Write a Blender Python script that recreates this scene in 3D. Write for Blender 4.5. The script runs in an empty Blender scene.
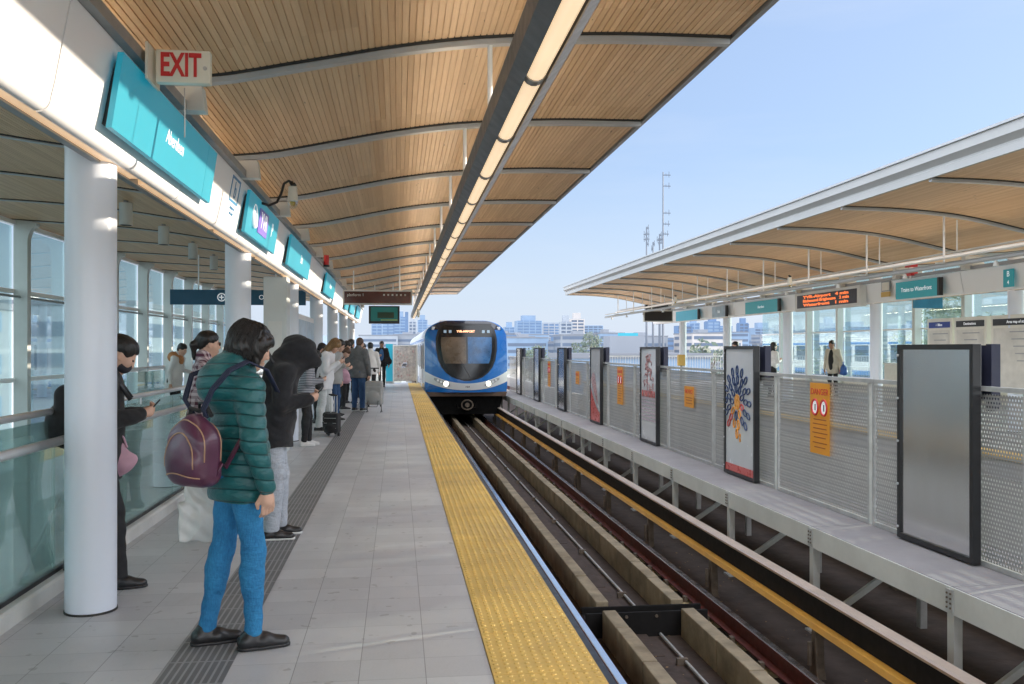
import bpy, bmesh, math, random
import numpy as np
from mathutils import Matrix, Vector
random.seed(7)
np.random.seed(7)
scn = bpy.context.scene
COL = scn.collection
R = math.radians
ADDED_FILL = 24.  # strength of the glowing strips added to brighten the ceiling
MIR = 9.32            # x of a mirrored point = MIR - x (axis between the two tracks)
ORD = ['first', 'second', 'third', 'fourth', 'fifth', 'sixth', 'seventh', 'eighth', 'ninth', 'tenth',
       'eleventh', 'twelfth', 'thirteenth', 'fourteenth', 'fifteenth', 'sixteenth', 'seventeenth', 'eighteenth']

# ------------------------------------------------------------------ materials
def nmat(name):
    m = bpy.data.materials.new(name); m.use_nodes = True
    nt = m.node_tree
    b = nt.nodes['Principled BSDF']
    return m, nt, b

def link(nt, a, b): nt.links.new(a, b)

def node(nt, t, **kw):
    n = nt.nodes.new(t)
    for k, v in kw.items(): setattr(n, k, v)
    return n

def math_n(nt, op, a, b=None, c=None):
    n = nt.nodes.new('ShaderNodeMath'); n.operation = op
    for i, v in enumerate((a, b, c)):
        if v is None: continue
        if isinstance(v, (int, float)): n.inputs[i].default_value = v
        else: nt.links.new(v, n.inputs[i])
    return n.outputs[0]

def mixc(nt, fac, a, b, mode='MIX'):
    n = nt.nodes.new('ShaderNodeMix'); n.data_type = 'RGBA'; n.blend_type = mode
    for sock, v in ((n.inputs[0], fac), (n.inputs[6], a), (n.inputs[7], b)):
        if isinstance(v, (int, float)): sock.default_value = v
        elif isinstance(v, tuple): sock.default_value = (v[0], v[1], v[2], 1)
        else: nt.links.new(v, sock)
    return n.outputs[2]

def coords(nt, scale=(1, 1, 1), kind='Object'):
    tc = nt.nodes.new('ShaderNodeTexCoord'); mp = nt.nodes.new('ShaderNodeMapping')
    mp.inputs['Scale'].default_value = scale
    nt.links.new(tc.outputs[kind], mp.inputs[0])
    return mp.outputs[0]

def noise(nt, vec, scale, detail=4, rough=.55):
    n = nt.nodes.new('ShaderNodeTexNoise'); n.inputs['Scale'].default_value = scale
    n.inputs['Detail'].default_value = detail; n.inputs['Roughness'].default_value = rough
    nt.links.new(vec, n.inputs['Vector'])
    return n.outputs[0]

def ramp(nt, fac, lo, hi, c0=0., c1=1.):
    n = nt.nodes.new('ShaderNodeMapRange'); n.inputs[1].default_value = lo; n.inputs[2].default_value = hi
    n.inputs[3].default_value = c0; n.inputs[4].default_value = c1
    nt.links.new(fac, n.inputs[0])
    return n.outputs[0]

def bump(nt, b, h, dist=.002, strength=.6):
    n = nt.nodes.new('ShaderNodeBump'); n.inputs['Strength'].default_value = strength
    n.inputs['Distance'].default_value = dist
    nt.links.new(h, n.inputs['Height']); nt.links.new(n.outputs[0], b.inputs['Normal'])

def mat(name, col, rough=.6, metal=0., var=.12, scale=6., rv=.07, bmp=.0, bscale=60., stretch=(1, 1, 1), coat=0., spec=.5, dirt=None, sheen=0.):
    """plain painted / cloth / metal surface: base colour broken up by two noises, roughness varied, optional bump"""
    m, nt, b = nmat(name)
    v = coords(nt, stretch)
    n1 = noise(nt, v, scale, 5, .6)
    f = ramp(nt, n1, .3, .7, 1 - var, 1 + var)
    vm = nt.nodes.new('ShaderNodeVectorMath'); vm.operation = 'SCALE'
    vm.inputs[0].default_value = col
    nt.links.new(f, vm.inputs['Scale'])
    out = vm.outputs[0]
    if dirt:
        n2 = noise(nt, v, scale * .35, 6, .7)
        out = mixc(nt, ramp(nt, n2, .45, .75, 0, dirt[1]), out, dirt[0])
    nt.links.new(out, b.inputs['Base Color'])
    n3 = noise(nt, v, scale * 2.3, 3)
    nt.links.new(ramp(nt, n3, .3, .7, max(.02, rough - rv), min(1, rough + rv)), b.inputs['Roughness'])
    b.inputs['Metallic'].default_value = metal
    b.inputs['Specular IOR Level'].default_value = spec
    b.inputs['Coat Weight'].default_value = coat
    b.inputs['Sheen Weight'].default_value = sheen
    if bmp: bump(nt, b, noise(nt, v, bscale, 3), bmp)
    return m

def emis(name, col, strength, base=(.8, .8, .8)):
    m, nt, b = nmat(name)
    v = coords(nt)
    f = ramp(nt, noise(nt, v, 1.5, 2), .3, .7, strength * .93, strength * 1.07)
    b.inputs['Base Color'].default_value = (*base, 1)
    b.inputs['Emission Color'].default_value = (*col, 1)
    nt.links.new(f, b.inputs['Emission Strength'])
    b.inputs['Roughness'].default_value = .4
    return m

def glass_mat(name, tint, refl=.5, rough=.02, f0=.06, haze=0., hazecol=(.6, .7, .7)):
    m = bpy.data.materials.new(name); m.use_nodes = True; nt = m.node_tree; nt.nodes.clear()
    out = node(nt, 'ShaderNodeOutputMaterial')
    tr = node(nt, 'ShaderNodeBsdfTransparent'); tr.inputs[0].default_value = (*tint, 1)
    gl = node(nt, 'ShaderNodeBsdfGlossy'); gl.inputs['Roughness'].default_value = rough
    gl.inputs['Color'].default_value = (.95, .98, 1, 1)
    lw = node(nt, 'ShaderNodeLayerWeight'); lw.inputs[0].default_value = .35
    fac = math_n(nt, 'MULTIPLY_ADD', lw.outputs['Fresnel'], refl, f0)
    mx = node(nt, 'ShaderNodeMixShader')
    link(nt, fac, mx.inputs[0])
    if haze:
        df = node(nt, 'ShaderNodeBsdfDiffuse'); df.inputs[0].default_value = (*hazecol, 1)
        m2 = node(nt, 'ShaderNodeMixShader')
        v = coords(nt); n = noise(nt, v, 1.2, 4)
        link(nt, ramp(nt, n, .3, .7, haze * .7, haze * 1.3), m2.inputs[0])
        link(nt, tr.outputs[0], m2.inputs[1]); link(nt, df.outputs[0], m2.inputs[2])
        link(nt, m2.outputs[0], mx.inputs[1])
    else:
        link(nt, tr.outputs[0], mx.inputs[1])
    link(nt, gl.outputs[0], mx.inputs[2]); link(nt, mx.outputs[0], out.inputs[0])
    return m

def stripes_fac(nt, coord, period, width, offset=0.):
    """1 inside the line, 0 elsewhere"""
    a = math_n(nt, 'FRACT', math_n(nt, 'DIVIDE', math_n(nt, 'ADD', coord, offset + 1000 * period), period))
    return math_n(nt, 'LESS_THAN', a, width / period)

def sep(nt, vec):
    s = nt.nodes.new('ShaderNodeSeparateXYZ'); nt.links.new(vec, s.inputs[0]); return s.outputs

def comb(nt, x, y, z=0.):
    c = nt.nodes.new('ShaderNodeCombineXYZ')
    for i, v in enumerate((x, y, z)):
        if isinstance(v, (int, float)): c.inputs[i].default_value = v
        else: nt.links.new(v, c.inputs[i])
    return c.outputs[0]

def white_noise(nt, vec):
    n = nt.nodes.new('ShaderNodeTexWhiteNoise'); n.noise_dimensions = '3D'
    nt.links.new(vec, n.inputs[0]); return n.outputs[0]

def tile_mat():
    m, nt, b = nmat('platform tile')
    v = coords(nt); x, y, z = sep(nt, v)
    jx = stripes_fac(nt, x, .3045, .004, -.43)
    jy = stripes_fac(nt, y, .27, .004, -.12)
    j = math_n(nt, 'MAXIMUM', jx, math_n(nt, 'MULTIPLY', jy, .6))
    ix = math_n(nt, 'FLOOR', math_n(nt, 'DIVIDE', math_n(nt, 'ADD', x, -.43 + 304.5), .3045))
    iy = math_n(nt, 'FLOOR', math_n(nt, 'DIVIDE', math_n(nt, 'ADD', y, -.12 + 270), .27))
    wn = white_noise(nt, comb(nt, ix, iy))
    base = mixc(nt, wn, (.43, .43, .45), (.55, .55, .565))
    big = noise(nt, v, .6, 5, .7); fine = noise(nt, v, 90, 3)
    base = mixc(nt, ramp(nt, big, .35, .7, 0, .55), base, (.35, .355, .38))
    scuff = noise(nt, coords(nt, (1.4, .5, 1)), 7, 6, .75); base = mixc(nt, ramp(nt, scuff, .56, .70, 0, .35), base, (.34, .335, .34))
    base = mixc(nt, ramp(nt, fine, .3, .7, 0, .25), base, (.58, .57, .57))
    spots = noise(nt, v, 9, 2); base = mixc(nt, ramp(nt, spots, .665, .69, 0, .5), base, (.22, .215, .21))
    base = mixc(nt, math_n(nt, 'MULTIPLY', j, .8), base, (.16, .16, .17))
    link(nt, base, b.inputs['Base Color'])
    link(nt, ramp(nt, big, .3, .7, .32, .5), b.inputs['Roughness'])
    h = math_n(nt, 'SUBTRACT', math_n(nt, 'MULTIPLY', fine, .15), j)
    bump(nt, b, h, .002, .5)
    return m

def strip_mat():
    m, nt, b = nmat('dark ribbed guide strip')
    v = coords(nt); x, y, z = sep(nt, v)
    jx = stripes_fac(nt, x, .034, .011, .0)
    jy = stripes_fac(nt, y, .3, .012, 0)
    j = math_n(nt, 'MAXIMUM', jx, jy)
    n = noise(nt, v, 3, 5)
    base = mixc(nt, ramp(nt, n, .3, .7), (.12, .12, .125), (.17, .17, .175))
    base = mixc(nt, math_n(nt, 'MULTIPLY', j, .75), base, (.34, .34, .345))
    link(nt, base, b.inputs['Base Color']); b.inputs['Roughness'].default_value = .55
    bump(nt, b, j, -.003, .6)
    return m

def wood_mat():
    m, nt, b = nmat('timber slats')
    v = coords(nt); x, y, z = sep(nt, v)
    ix = math_n(nt, 'FLOOR', math_n(nt, 'DIVIDE', math_n(nt, 'ADD', x, 45.), .045))
    iy = math_n(nt, 'FLOOR', math_n(nt, 'DIVIDE', math_n(nt, 'ADD', y, 242 - 1.51), 2.42))
    wn = white_noise(nt, comb(nt, ix, iy))
    wb = white_noise(nt, comb(nt, 3.5, iy))
    grain = noise(nt, coords(nt, (60, 1.5, 1)), 1.5, 6, .65)
    stain = noise(nt, coords(nt, (2.2, .35, 1)), 1.1, 5, .7)
    base = mixc(nt, wn, (.68, .45, .25), (.86, .62, .385))
    base = mixc(nt, ramp(nt, stain, .5, .75, 0, .35), base, (.52, .34, .19))
    base = mixc(nt, ramp(nt, grain, .35, .7, 0, .45), base, (.56, .35, .18))
    kn = noise(nt, coords(nt, (16, 3.2, 1)), 1.6, 1)
    base = mixc(nt, ramp(nt, kn, .76, .80, 0, .8), base, (.17, .09, .045))
    base = mixc(nt, ramp(nt, wb, 0, 1, 0, .32), base, (.60, .39, .22))
    link(nt, base, b.inputs['Base Color']); b.inputs['Roughness'].default_value = .5
    bump(nt, b, grain, .0008, .5)
    return m

def perf_mat():
    """perforated sheet: real see-through holes in staggered rows"""
    m, nt, b = nmat('perforated sheet'); out = nt.nodes['Material Output']
    v = coords(nt); x, y, z = sep(nt, v)
    p = .034
    row = math_n(nt, 'FLOOR', math_n(nt, 'DIVIDE', math_n(nt, 'ADD', z, 34), p))
    off = math_n(nt, 'MULTIPLY', math_n(nt, 'MODULO', row, 2), .5)
    fy = math_n(nt, 'SUBTRACT', math_n(nt, 'FRACT', math_n(nt, 'ADD', math_n(nt, 'DIVIDE', math_n(nt, 'ADD', y, 34), p), off)), .5)
    fz = math_n(nt, 'SUBTRACT', math_n(nt, 'FRACT', math_n(nt, 'DIVIDE', math_n(nt, 'ADD', z, 34), p)), .5)
    r2 = math_n(nt, 'ADD', math_n(nt, 'MULTIPLY', fy, fy), math_n(nt, 'MULTIPLY', fz, fz))
    hole = math_n(nt, 'LESS_THAN', r2, .325 ** 2)
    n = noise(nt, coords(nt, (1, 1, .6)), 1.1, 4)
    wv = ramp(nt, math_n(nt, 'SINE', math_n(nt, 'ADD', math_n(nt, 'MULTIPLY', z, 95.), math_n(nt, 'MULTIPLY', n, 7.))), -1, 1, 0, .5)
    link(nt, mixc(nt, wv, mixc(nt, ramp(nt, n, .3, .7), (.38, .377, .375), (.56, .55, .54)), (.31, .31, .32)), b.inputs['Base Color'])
    b.inputs['Roughness'].default_value = .45; b.inputs['Metallic'].default_value = .35
    tr = node(nt, 'ShaderNodeBsdfTransparent'); mx = node(nt, 'ShaderNodeMixShader')
    link(nt, hole, mx.inputs[0]); link(nt, b.outputs[0], mx.inputs[1]); link(nt, tr.outputs[0], mx.inputs[2])
    link(nt, mx.outputs[0], out.inputs[0])
    return m

def translucent_panel_mat():
    m, nt, b = nmat('brushed blank panel')
    v = coords(nt, (1, 5, .5)); n = noise(nt, v, 1.1, 3)
    v2 = coords(nt); n2 = noise(nt, v2, 1.3, 3)
    base = mixc(nt, ramp(nt, n, .3, .7), (.76, .76, .76), (.78, .78, .77))
    base = mixc(nt, ramp(nt, n2, .35, .7, 0, .35), base, (.70, .70, .70))
    link(nt, base, b.inputs['Base Color']); b.inputs['Metallic'].default_value = 1.
    link(nt, ramp(nt, n, .3, .7, .20, .25), b.inputs['Roughness'])
    bump(nt, b, n, .0003, .15)
    return m

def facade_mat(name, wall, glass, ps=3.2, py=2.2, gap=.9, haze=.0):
    """far-off building wall tone with slight variation, distance haze added as a glow"""
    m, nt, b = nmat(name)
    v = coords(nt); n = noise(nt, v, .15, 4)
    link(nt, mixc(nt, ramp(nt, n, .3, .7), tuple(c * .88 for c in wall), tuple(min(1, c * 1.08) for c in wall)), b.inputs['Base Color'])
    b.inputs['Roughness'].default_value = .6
    b.inputs['Emission Color'].default_value = (*glass, 1); b.inputs['Emission Strength'].default_value = haze  # painted haze: the wall itself glows, in the colour passed as glass
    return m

M = {}
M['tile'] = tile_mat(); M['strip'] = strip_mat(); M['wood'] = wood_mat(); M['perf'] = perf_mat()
M['blankpanel'] = translucent_panel_mat()
M['yellow'] = mat('yellow tactile', (.66, .43, .115), .55, var=.13, scale=2.2, bmp=.001, bscale=120, dirt=((.40, .27, .11), .75))
M['white'] = mat('white paint', (.90, .905, .92), .34, var=.012, scale=1.2, coat=.1, rv=.02)
M['fasciagrey'] = mat('fascia paint', (.42, .43, .43), .4, var=.05, scale=1.5)
M['colwhite'] = mat('column paint', (.71, .76, .85), .30, var=.01, scale=1., coat=.2, rv=.01)
M['offwhite'] = mat('off white steel', (.68, .685, .66), .45, var=.08, scale=2, dirt=((.36, .35, .32), .4))
M['greysteel'] = mat('grey steel', (.34, .35, .36), .42, .5, var=.1, scale=4)
M['ribsteel'] = mat('rib steel', (.50, .52, .54), .42, .3, var=.08, scale=3)
M['galv'] = mat('galvanised', (.56, .565, .56), .48, .55, var=.14, scale=5, dirt=((.27, .26, .24), .4))
M['darkgap'] = mat('dark gap', (.03, .03, .03), .7)
M['postgrey'] = mat('post paint', (.62, .65, .64), .42, .1, var=.05, scale=2)
M['black'] = mat('black frame', (.016, .016, .018), .38, var=.2, scale=5)
M['blackfab'] = mat('black fabric', (.014, .014, .016), .85, var=.3, scale=18, bmp=.003, bscale=25, sheen=.1)
M['teal'] = emis('lit teal sign', (.02, .50, .72), .27, (.02, .24, .32))
M['tealdk'] = emis('dim teal sign', (.03, .42, .50), .12, (.03, .34, .40))
M['signblue'] = mat('deep blue sign', (.012, .10, .19), .4, var=.05)
M['navy'] = mat('navy sign', (.02, .05, .28), .4)
M['signwhite'] = emis('sign white', (.9, .95, 1.), .35, (.85, .86, .86))
M['purple'] = mat('purple patch', (.22, .16, .62), .4)
M['red'] = mat('sign red', (.62, .03, .035), .4, var=.05)
M['orange'] = mat('orange notice', (.80, .33, .02), .45, var=.05, scale=3)
M['steel'] = mat('stainless', (.74, .75, .76), .36, .55, var=.06, scale=6, stretch=(1, .3, 8))
M['glass'] = glass_mat('balustrade glass', (.80, .93, .90), .6, .015, .08, .22, (.66, .84, .81))
M['wallglass'] = glass_mat('window glass', (.80, .90, .90), .5, .015, .04, .05, (.55, .66, .68))
M['clear'] = glass_mat('clear glass', (.93, .96, .96), .4, .02, .03)
M['tube'] = emis('lit tube cover', (1., .72, .44), .86, (.8, .75, .65))
M['added_fill'] = emis('lit uplight strip', (1., .82, .60), ADDED_FILL, (.8, .75, .65))  # glowing strip added above the light run to brighten the timber ceiling
M['added_fill2'] = emis('lit uplight strip of the far canopy', (1., .82, .60), 14., (.8, .75, .65))  # more added fill strips, for the far canopy and both beams
M['understrip'] = emis('lit under strip', (1., .60, .30), .62, (.8, .7, .6))
M['concrete'] = mat('plinth concrete', (.27, .22, .15), .8, var=.35, scale=4, bmp=.004, bscale=30, dirt=((.12, .085, .045), .9))
M['walkway'] = mat('walkway concrete', (.29, .275, .285), .75, var=.1, scale=2, bmp=.002, bscale=60, dirt=((.20, .19, .20), .6))
M['bed'] = mat('track bed', (.048, .032, .026), .85, var=.35, scale=3, bmp=.01, bscale=14, dirt=((.065, .045, .035), .7))
M['railtop'] = mat('rail running surface', (.70, .72, .76), .18, 1., var=.05, scale=3)
M['rust'] = mat('rusty rail', (.12, .024, .02), .62, .15, var=.25, scale=8, dirt=((.06, .02, .015), .5))
M['crail'] = mat('conductor cover', (.60, .49, .41), .4, .35, var=.1, scale=2, dirt=((.34, .24, .19), .4))
M['amber'] = mat('amber flange', (.66, .34, .06), .45, var=.12, scale=3, dirt=((.50, .25, .05), .4))
M['darkrubber'] = mat('dark rubber', (.012, .011, .011), .85, spec=.2)
M['fixture'] = mat('dark fixture metal', (.13, .135, .15), .42, .3, var=.15, scale=5)
M['bracket'] = mat('rail bracket', (.13, .10, .075), .7, .2, var=.3, scale=12)
M['pad'] = mat('sleeper pad', (.42, .34, .19), .8, var=.3, scale=10)
M['stairgrey'] = mat('stair cladding', (.58, .62, .63), .4, .3, var=.1, scale=2)
M['lowerfloor'] = mat('concourse floor', (.50, .54, .53), .5, var=.1, scale=2)
M['ground'] = mat('ground', (.30, .30, .28), .95, var=.4, scale=.02, dirt=((.08, .11, .06), .8))
M['screen'] = emis('green screen', (.01, .17, .15), .42, (.01, .03, .03))
M['screendk'] = emis('screen picture', (.02, .06, .03), .25, (.01, .015, .01))
M['brownsign'] = mat('brown led panel', (.10, .022, .012), .16, var=.6, scale=1.2, coat=.5, dirt=((.22, .075, .02), .7))
M['led'] = emis('amber leds', (1., .20, .04), 1.2, (.3, .05, .02))
M['ledboard'] = mat('led board', (.020, .014, .014), .35)
M['cream'] = mat('cream plate', (.72, .70, .62), .45, var=.05)
M['skin'] = mat('skin', (.62, .38, .28), .5, var=.1, scale=14)
M['skin2'] = mat('skin warm', (.40, .215, .14), .5, var=.1, scale=14)
M['sole'] = mat('white sole', (.65, .65, .64), .6)

# ------------------------------------------------------------------ mesh builder
class MB:
    def __init__(s): s.v = []; s.f = []; s.sm = False; s.bev = 0
    def add(s, vs, fs):
        o = len(s.v); s.v.extend([tuple(map(float, p)) for p in vs]); s.f.extend([tuple(i + o for i in f) for f in fs]); return s
    def box(s, x0, x1, y0, y1, z0, z1, m=None):
        vs = [(x, y, z) for x in (x0, x1) for y in (y0, y1) for z in (z0, z1)]
        if m is not None: vs = [m @ Vector(p) for p in vs]
        return s.add(vs, [(0, 1, 3, 2), (4, 6, 7, 5), (0, 4, 5, 1), (2, 3, 7, 6), (0, 2, 6, 4), (1, 5, 7, 3)])
    def tube(s, pts, r, n=10, cap=True, rs=None, closed=False):
        pts = [Vector(p) for p in pts]; k = len(pts)
        o = len(s.v); up = Vector((0, 0, 1)); prev = None
        for i, p in enumerate(pts):
            if closed: d = pts[(i + 1) % k] - pts[i - 1]
            else: d = (pts[min(i + 1, k - 1)] - pts[max(i - 1, 0)])
            d = d.normalized() if d.length > 1e-9 else Vector((0, 0, 1))
            if prev is None:
                a = d.cross(up)
                if a.length < 1e-3: a = d.cross(Vector((1, 0, 0)))
            else: a = prev - d * prev.dot(d)
            a.normalize(); prev = a; b = d.cross(a)
            rr = rs[i] if rs else r
            for j in range(n):
                t = 2 * math.pi * j / n
                q = p + a * (rr * math.cos(t)) + b * (rr * math.sin(t)); s.v.append((q.x, q.y, q.z))
        m = k if closed else k - 1
        for i in range(m):
            for j in range(n):
                i2 = (i + 1) % k
                s.f.append((o + i * n + j, o + i2 * n + j, o + i2 * n + (j + 1) % n, o + i * n + (j + 1) % n))
        if cap and not closed:
            s.f.append(tuple(o + j for j in range(n))); s.f.append(tuple(o + (k - 1) * n + j for j in reversed(range(n))))
        return s
    def prism(s, poly, a, b, axis='y', m=None):
        """poly in the plane perpendicular to axis, extruded from a to b"""
        def P(u, w, t):
            return {'x': (t, u, w), 'y': (u, t, w), 'z': (u, w, t)}[axis]
        n = len(poly); vs = [P(u, w, a) for u, w in poly] + [P(u, w, b) for u, w in poly]
        if m is not None: vs = [m @ Vector(p) for p in vs]
        fs = [tuple(range(n)), tuple(range(2 * n - 1, n - 1, -1))] + [(i, i + n, (i + 1) % n + n, (i + 1) % n) for i in range(n)]
        return s.add(vs, fs)
    def build(s, name, material, parent=None, local=False, smooth=False, bevel=0., auto=None, label=None):
        me = bpy.data.meshes.new(name)
        vs = s.v
        if parent is not None and not local:
            r = parent
            while r.parent: r = r.parent
            L = r.location; vs = [(x - L.x, y - L.y, z - L.z) for x, y, z in vs]
        me.from_pydata(vs, [], s.f)
        bm = bmesh.new(); bm.from_mesh(me)
        bmesh.ops.recalc_face_normals(bm, faces=bm.faces)
        if bevel:
            bmesh.ops.bevel(bm, geom=[e for e in bm.edges if len(e.link_faces) == 2 and e.calc_face_angle(0) > .6], offset=bevel, segments=2, affect='EDGES', profile=.6)
        bm.to_mesh(me); bm.free()
        if material is not None: me.materials.append(material)
        if smooth:
            me.polygons.foreach_set('use_smooth', [True] * len(me.polygons))
            if smooth == 'auto':
                me.set_sharp_from_angle(angle=R(38))
        o = bpy.data.objects.new(name, me); COL.objects.link(o)
        if parent is not None: o.parent = parent
        if label: o['label'] = label
        return o

def raw(name, verts, faces, material, parent=None, smooth=True):
    """numpy arrays to object; verts already local to the parent"""
    me = bpy.data.meshes.new(name)
    me.from_pydata(verts.tolist() if hasattr(verts, 'tolist') else verts, [], faces.tolist() if hasattr(faces, 'tolist') else faces)
    if material is not None: me.materials.append(material)
    if smooth: me.polygons.foreach_set('use_smooth', [True] * len(me.polygons))
    me.update()
    o = bpy.data.objects.new(name, me); COL.objects.link(o)
    if parent is not None: o.parent = parent
    return o

def thing(name, label, cat, loc=(0, 0, 0), rotz=0., group=None):
    o = bpy.data.objects.new(name, None); COL.objects.link(o)
    o.location = loc; o.rotation_euler = (0, 0, rotz); o.empty_display_size = .2
    o['label'] = label; o['category'] = cat
    if group: o['group'] = group
    return o

def tag(o, label, cat, group=None):
    o['label'] = label; o['category'] = cat
    if group: o['group'] = group
    return o

def struct(o): o['kind'] = 'structure'; return o

def children(o): return [c for c in bpy.data.objects if c.parent == o]

def dup(root, loc, label=None, rotz=None):
    def cp(o, parent):
        c = o.copy(); COL.objects.link(c); c.parent = parent
        for ch in children(o): cp(ch, c)
        return c
    r = cp(root, None); r.location = loc
    if rotz is not None: r.rotation_euler = (0, 0, rotz)
    if label: r['label'] = label
    return r

FACE = {'+x': Matrix(((0, 0, 1), (1, 0, 0), (0, 1, 0))), '-x': Matrix(((0, 0, -1), (-1, 0, 0), (0, 1, 0))),
        '-y': Matrix(((1, 0, 0), (0, 0, -1), (0, 1, 0)))}
def text(s, size, material, parent, loc, face='-y', sx=1., name='lettering', align='CENTER', bold=0., rot=None):
    cu = bpy.data.curves.new('t', 'FONT'); cu.body = s; cu.size = size; cu.extrude = .0015; cu.offset = bold
    cu.align_x = align; cu.align_y = 'CENTER'; cu.resolution_u = 3
    ob = bpy.data.objects.new('t', cu); COL.objects.link(ob)
    dg = bpy.context.evaluated_depsgraph_get(); dg.update()
    me = bpy.data.meshes.new_from_object(ob.evaluated_get(dg)); bpy.data.objects.remove(ob); bpy.data.curves.remove(cu)
    L = Vector((0, 0, 0))
    if parent is not None:
        r = parent
        while r.parent: r = r.parent
        L = r.location
    F = rot if rot is not None else FACE[face]
    for v in me.vertices:
        v.co = F @ Vector((v.co.x * sx, v.co.y, v.co.z)) + Vector(loc) - L
    me.materials.clear(); me.materials.append(material); me.name = name
    o = bpy.data.objects.new(name, me); COL.objects.link(o); o.parent = parent
    return o

# ------------------------------------------------------------------ signed distance modelling (bodies, clothes, soft bags)
def rotm(ax, ang):
    c, s = math.cos(ang), math.sin(ang)
    return {'x': np.array([[1, 0, 0], [0, c, -s], [0, s, c]]), 'y': np.array([[c, 0, s], [0, 1, 0], [-s, 0, c]]),
            'z': np.array([[c, -s, 0], [s, c, 0], [0, 0, 1]])}[ax]

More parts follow.
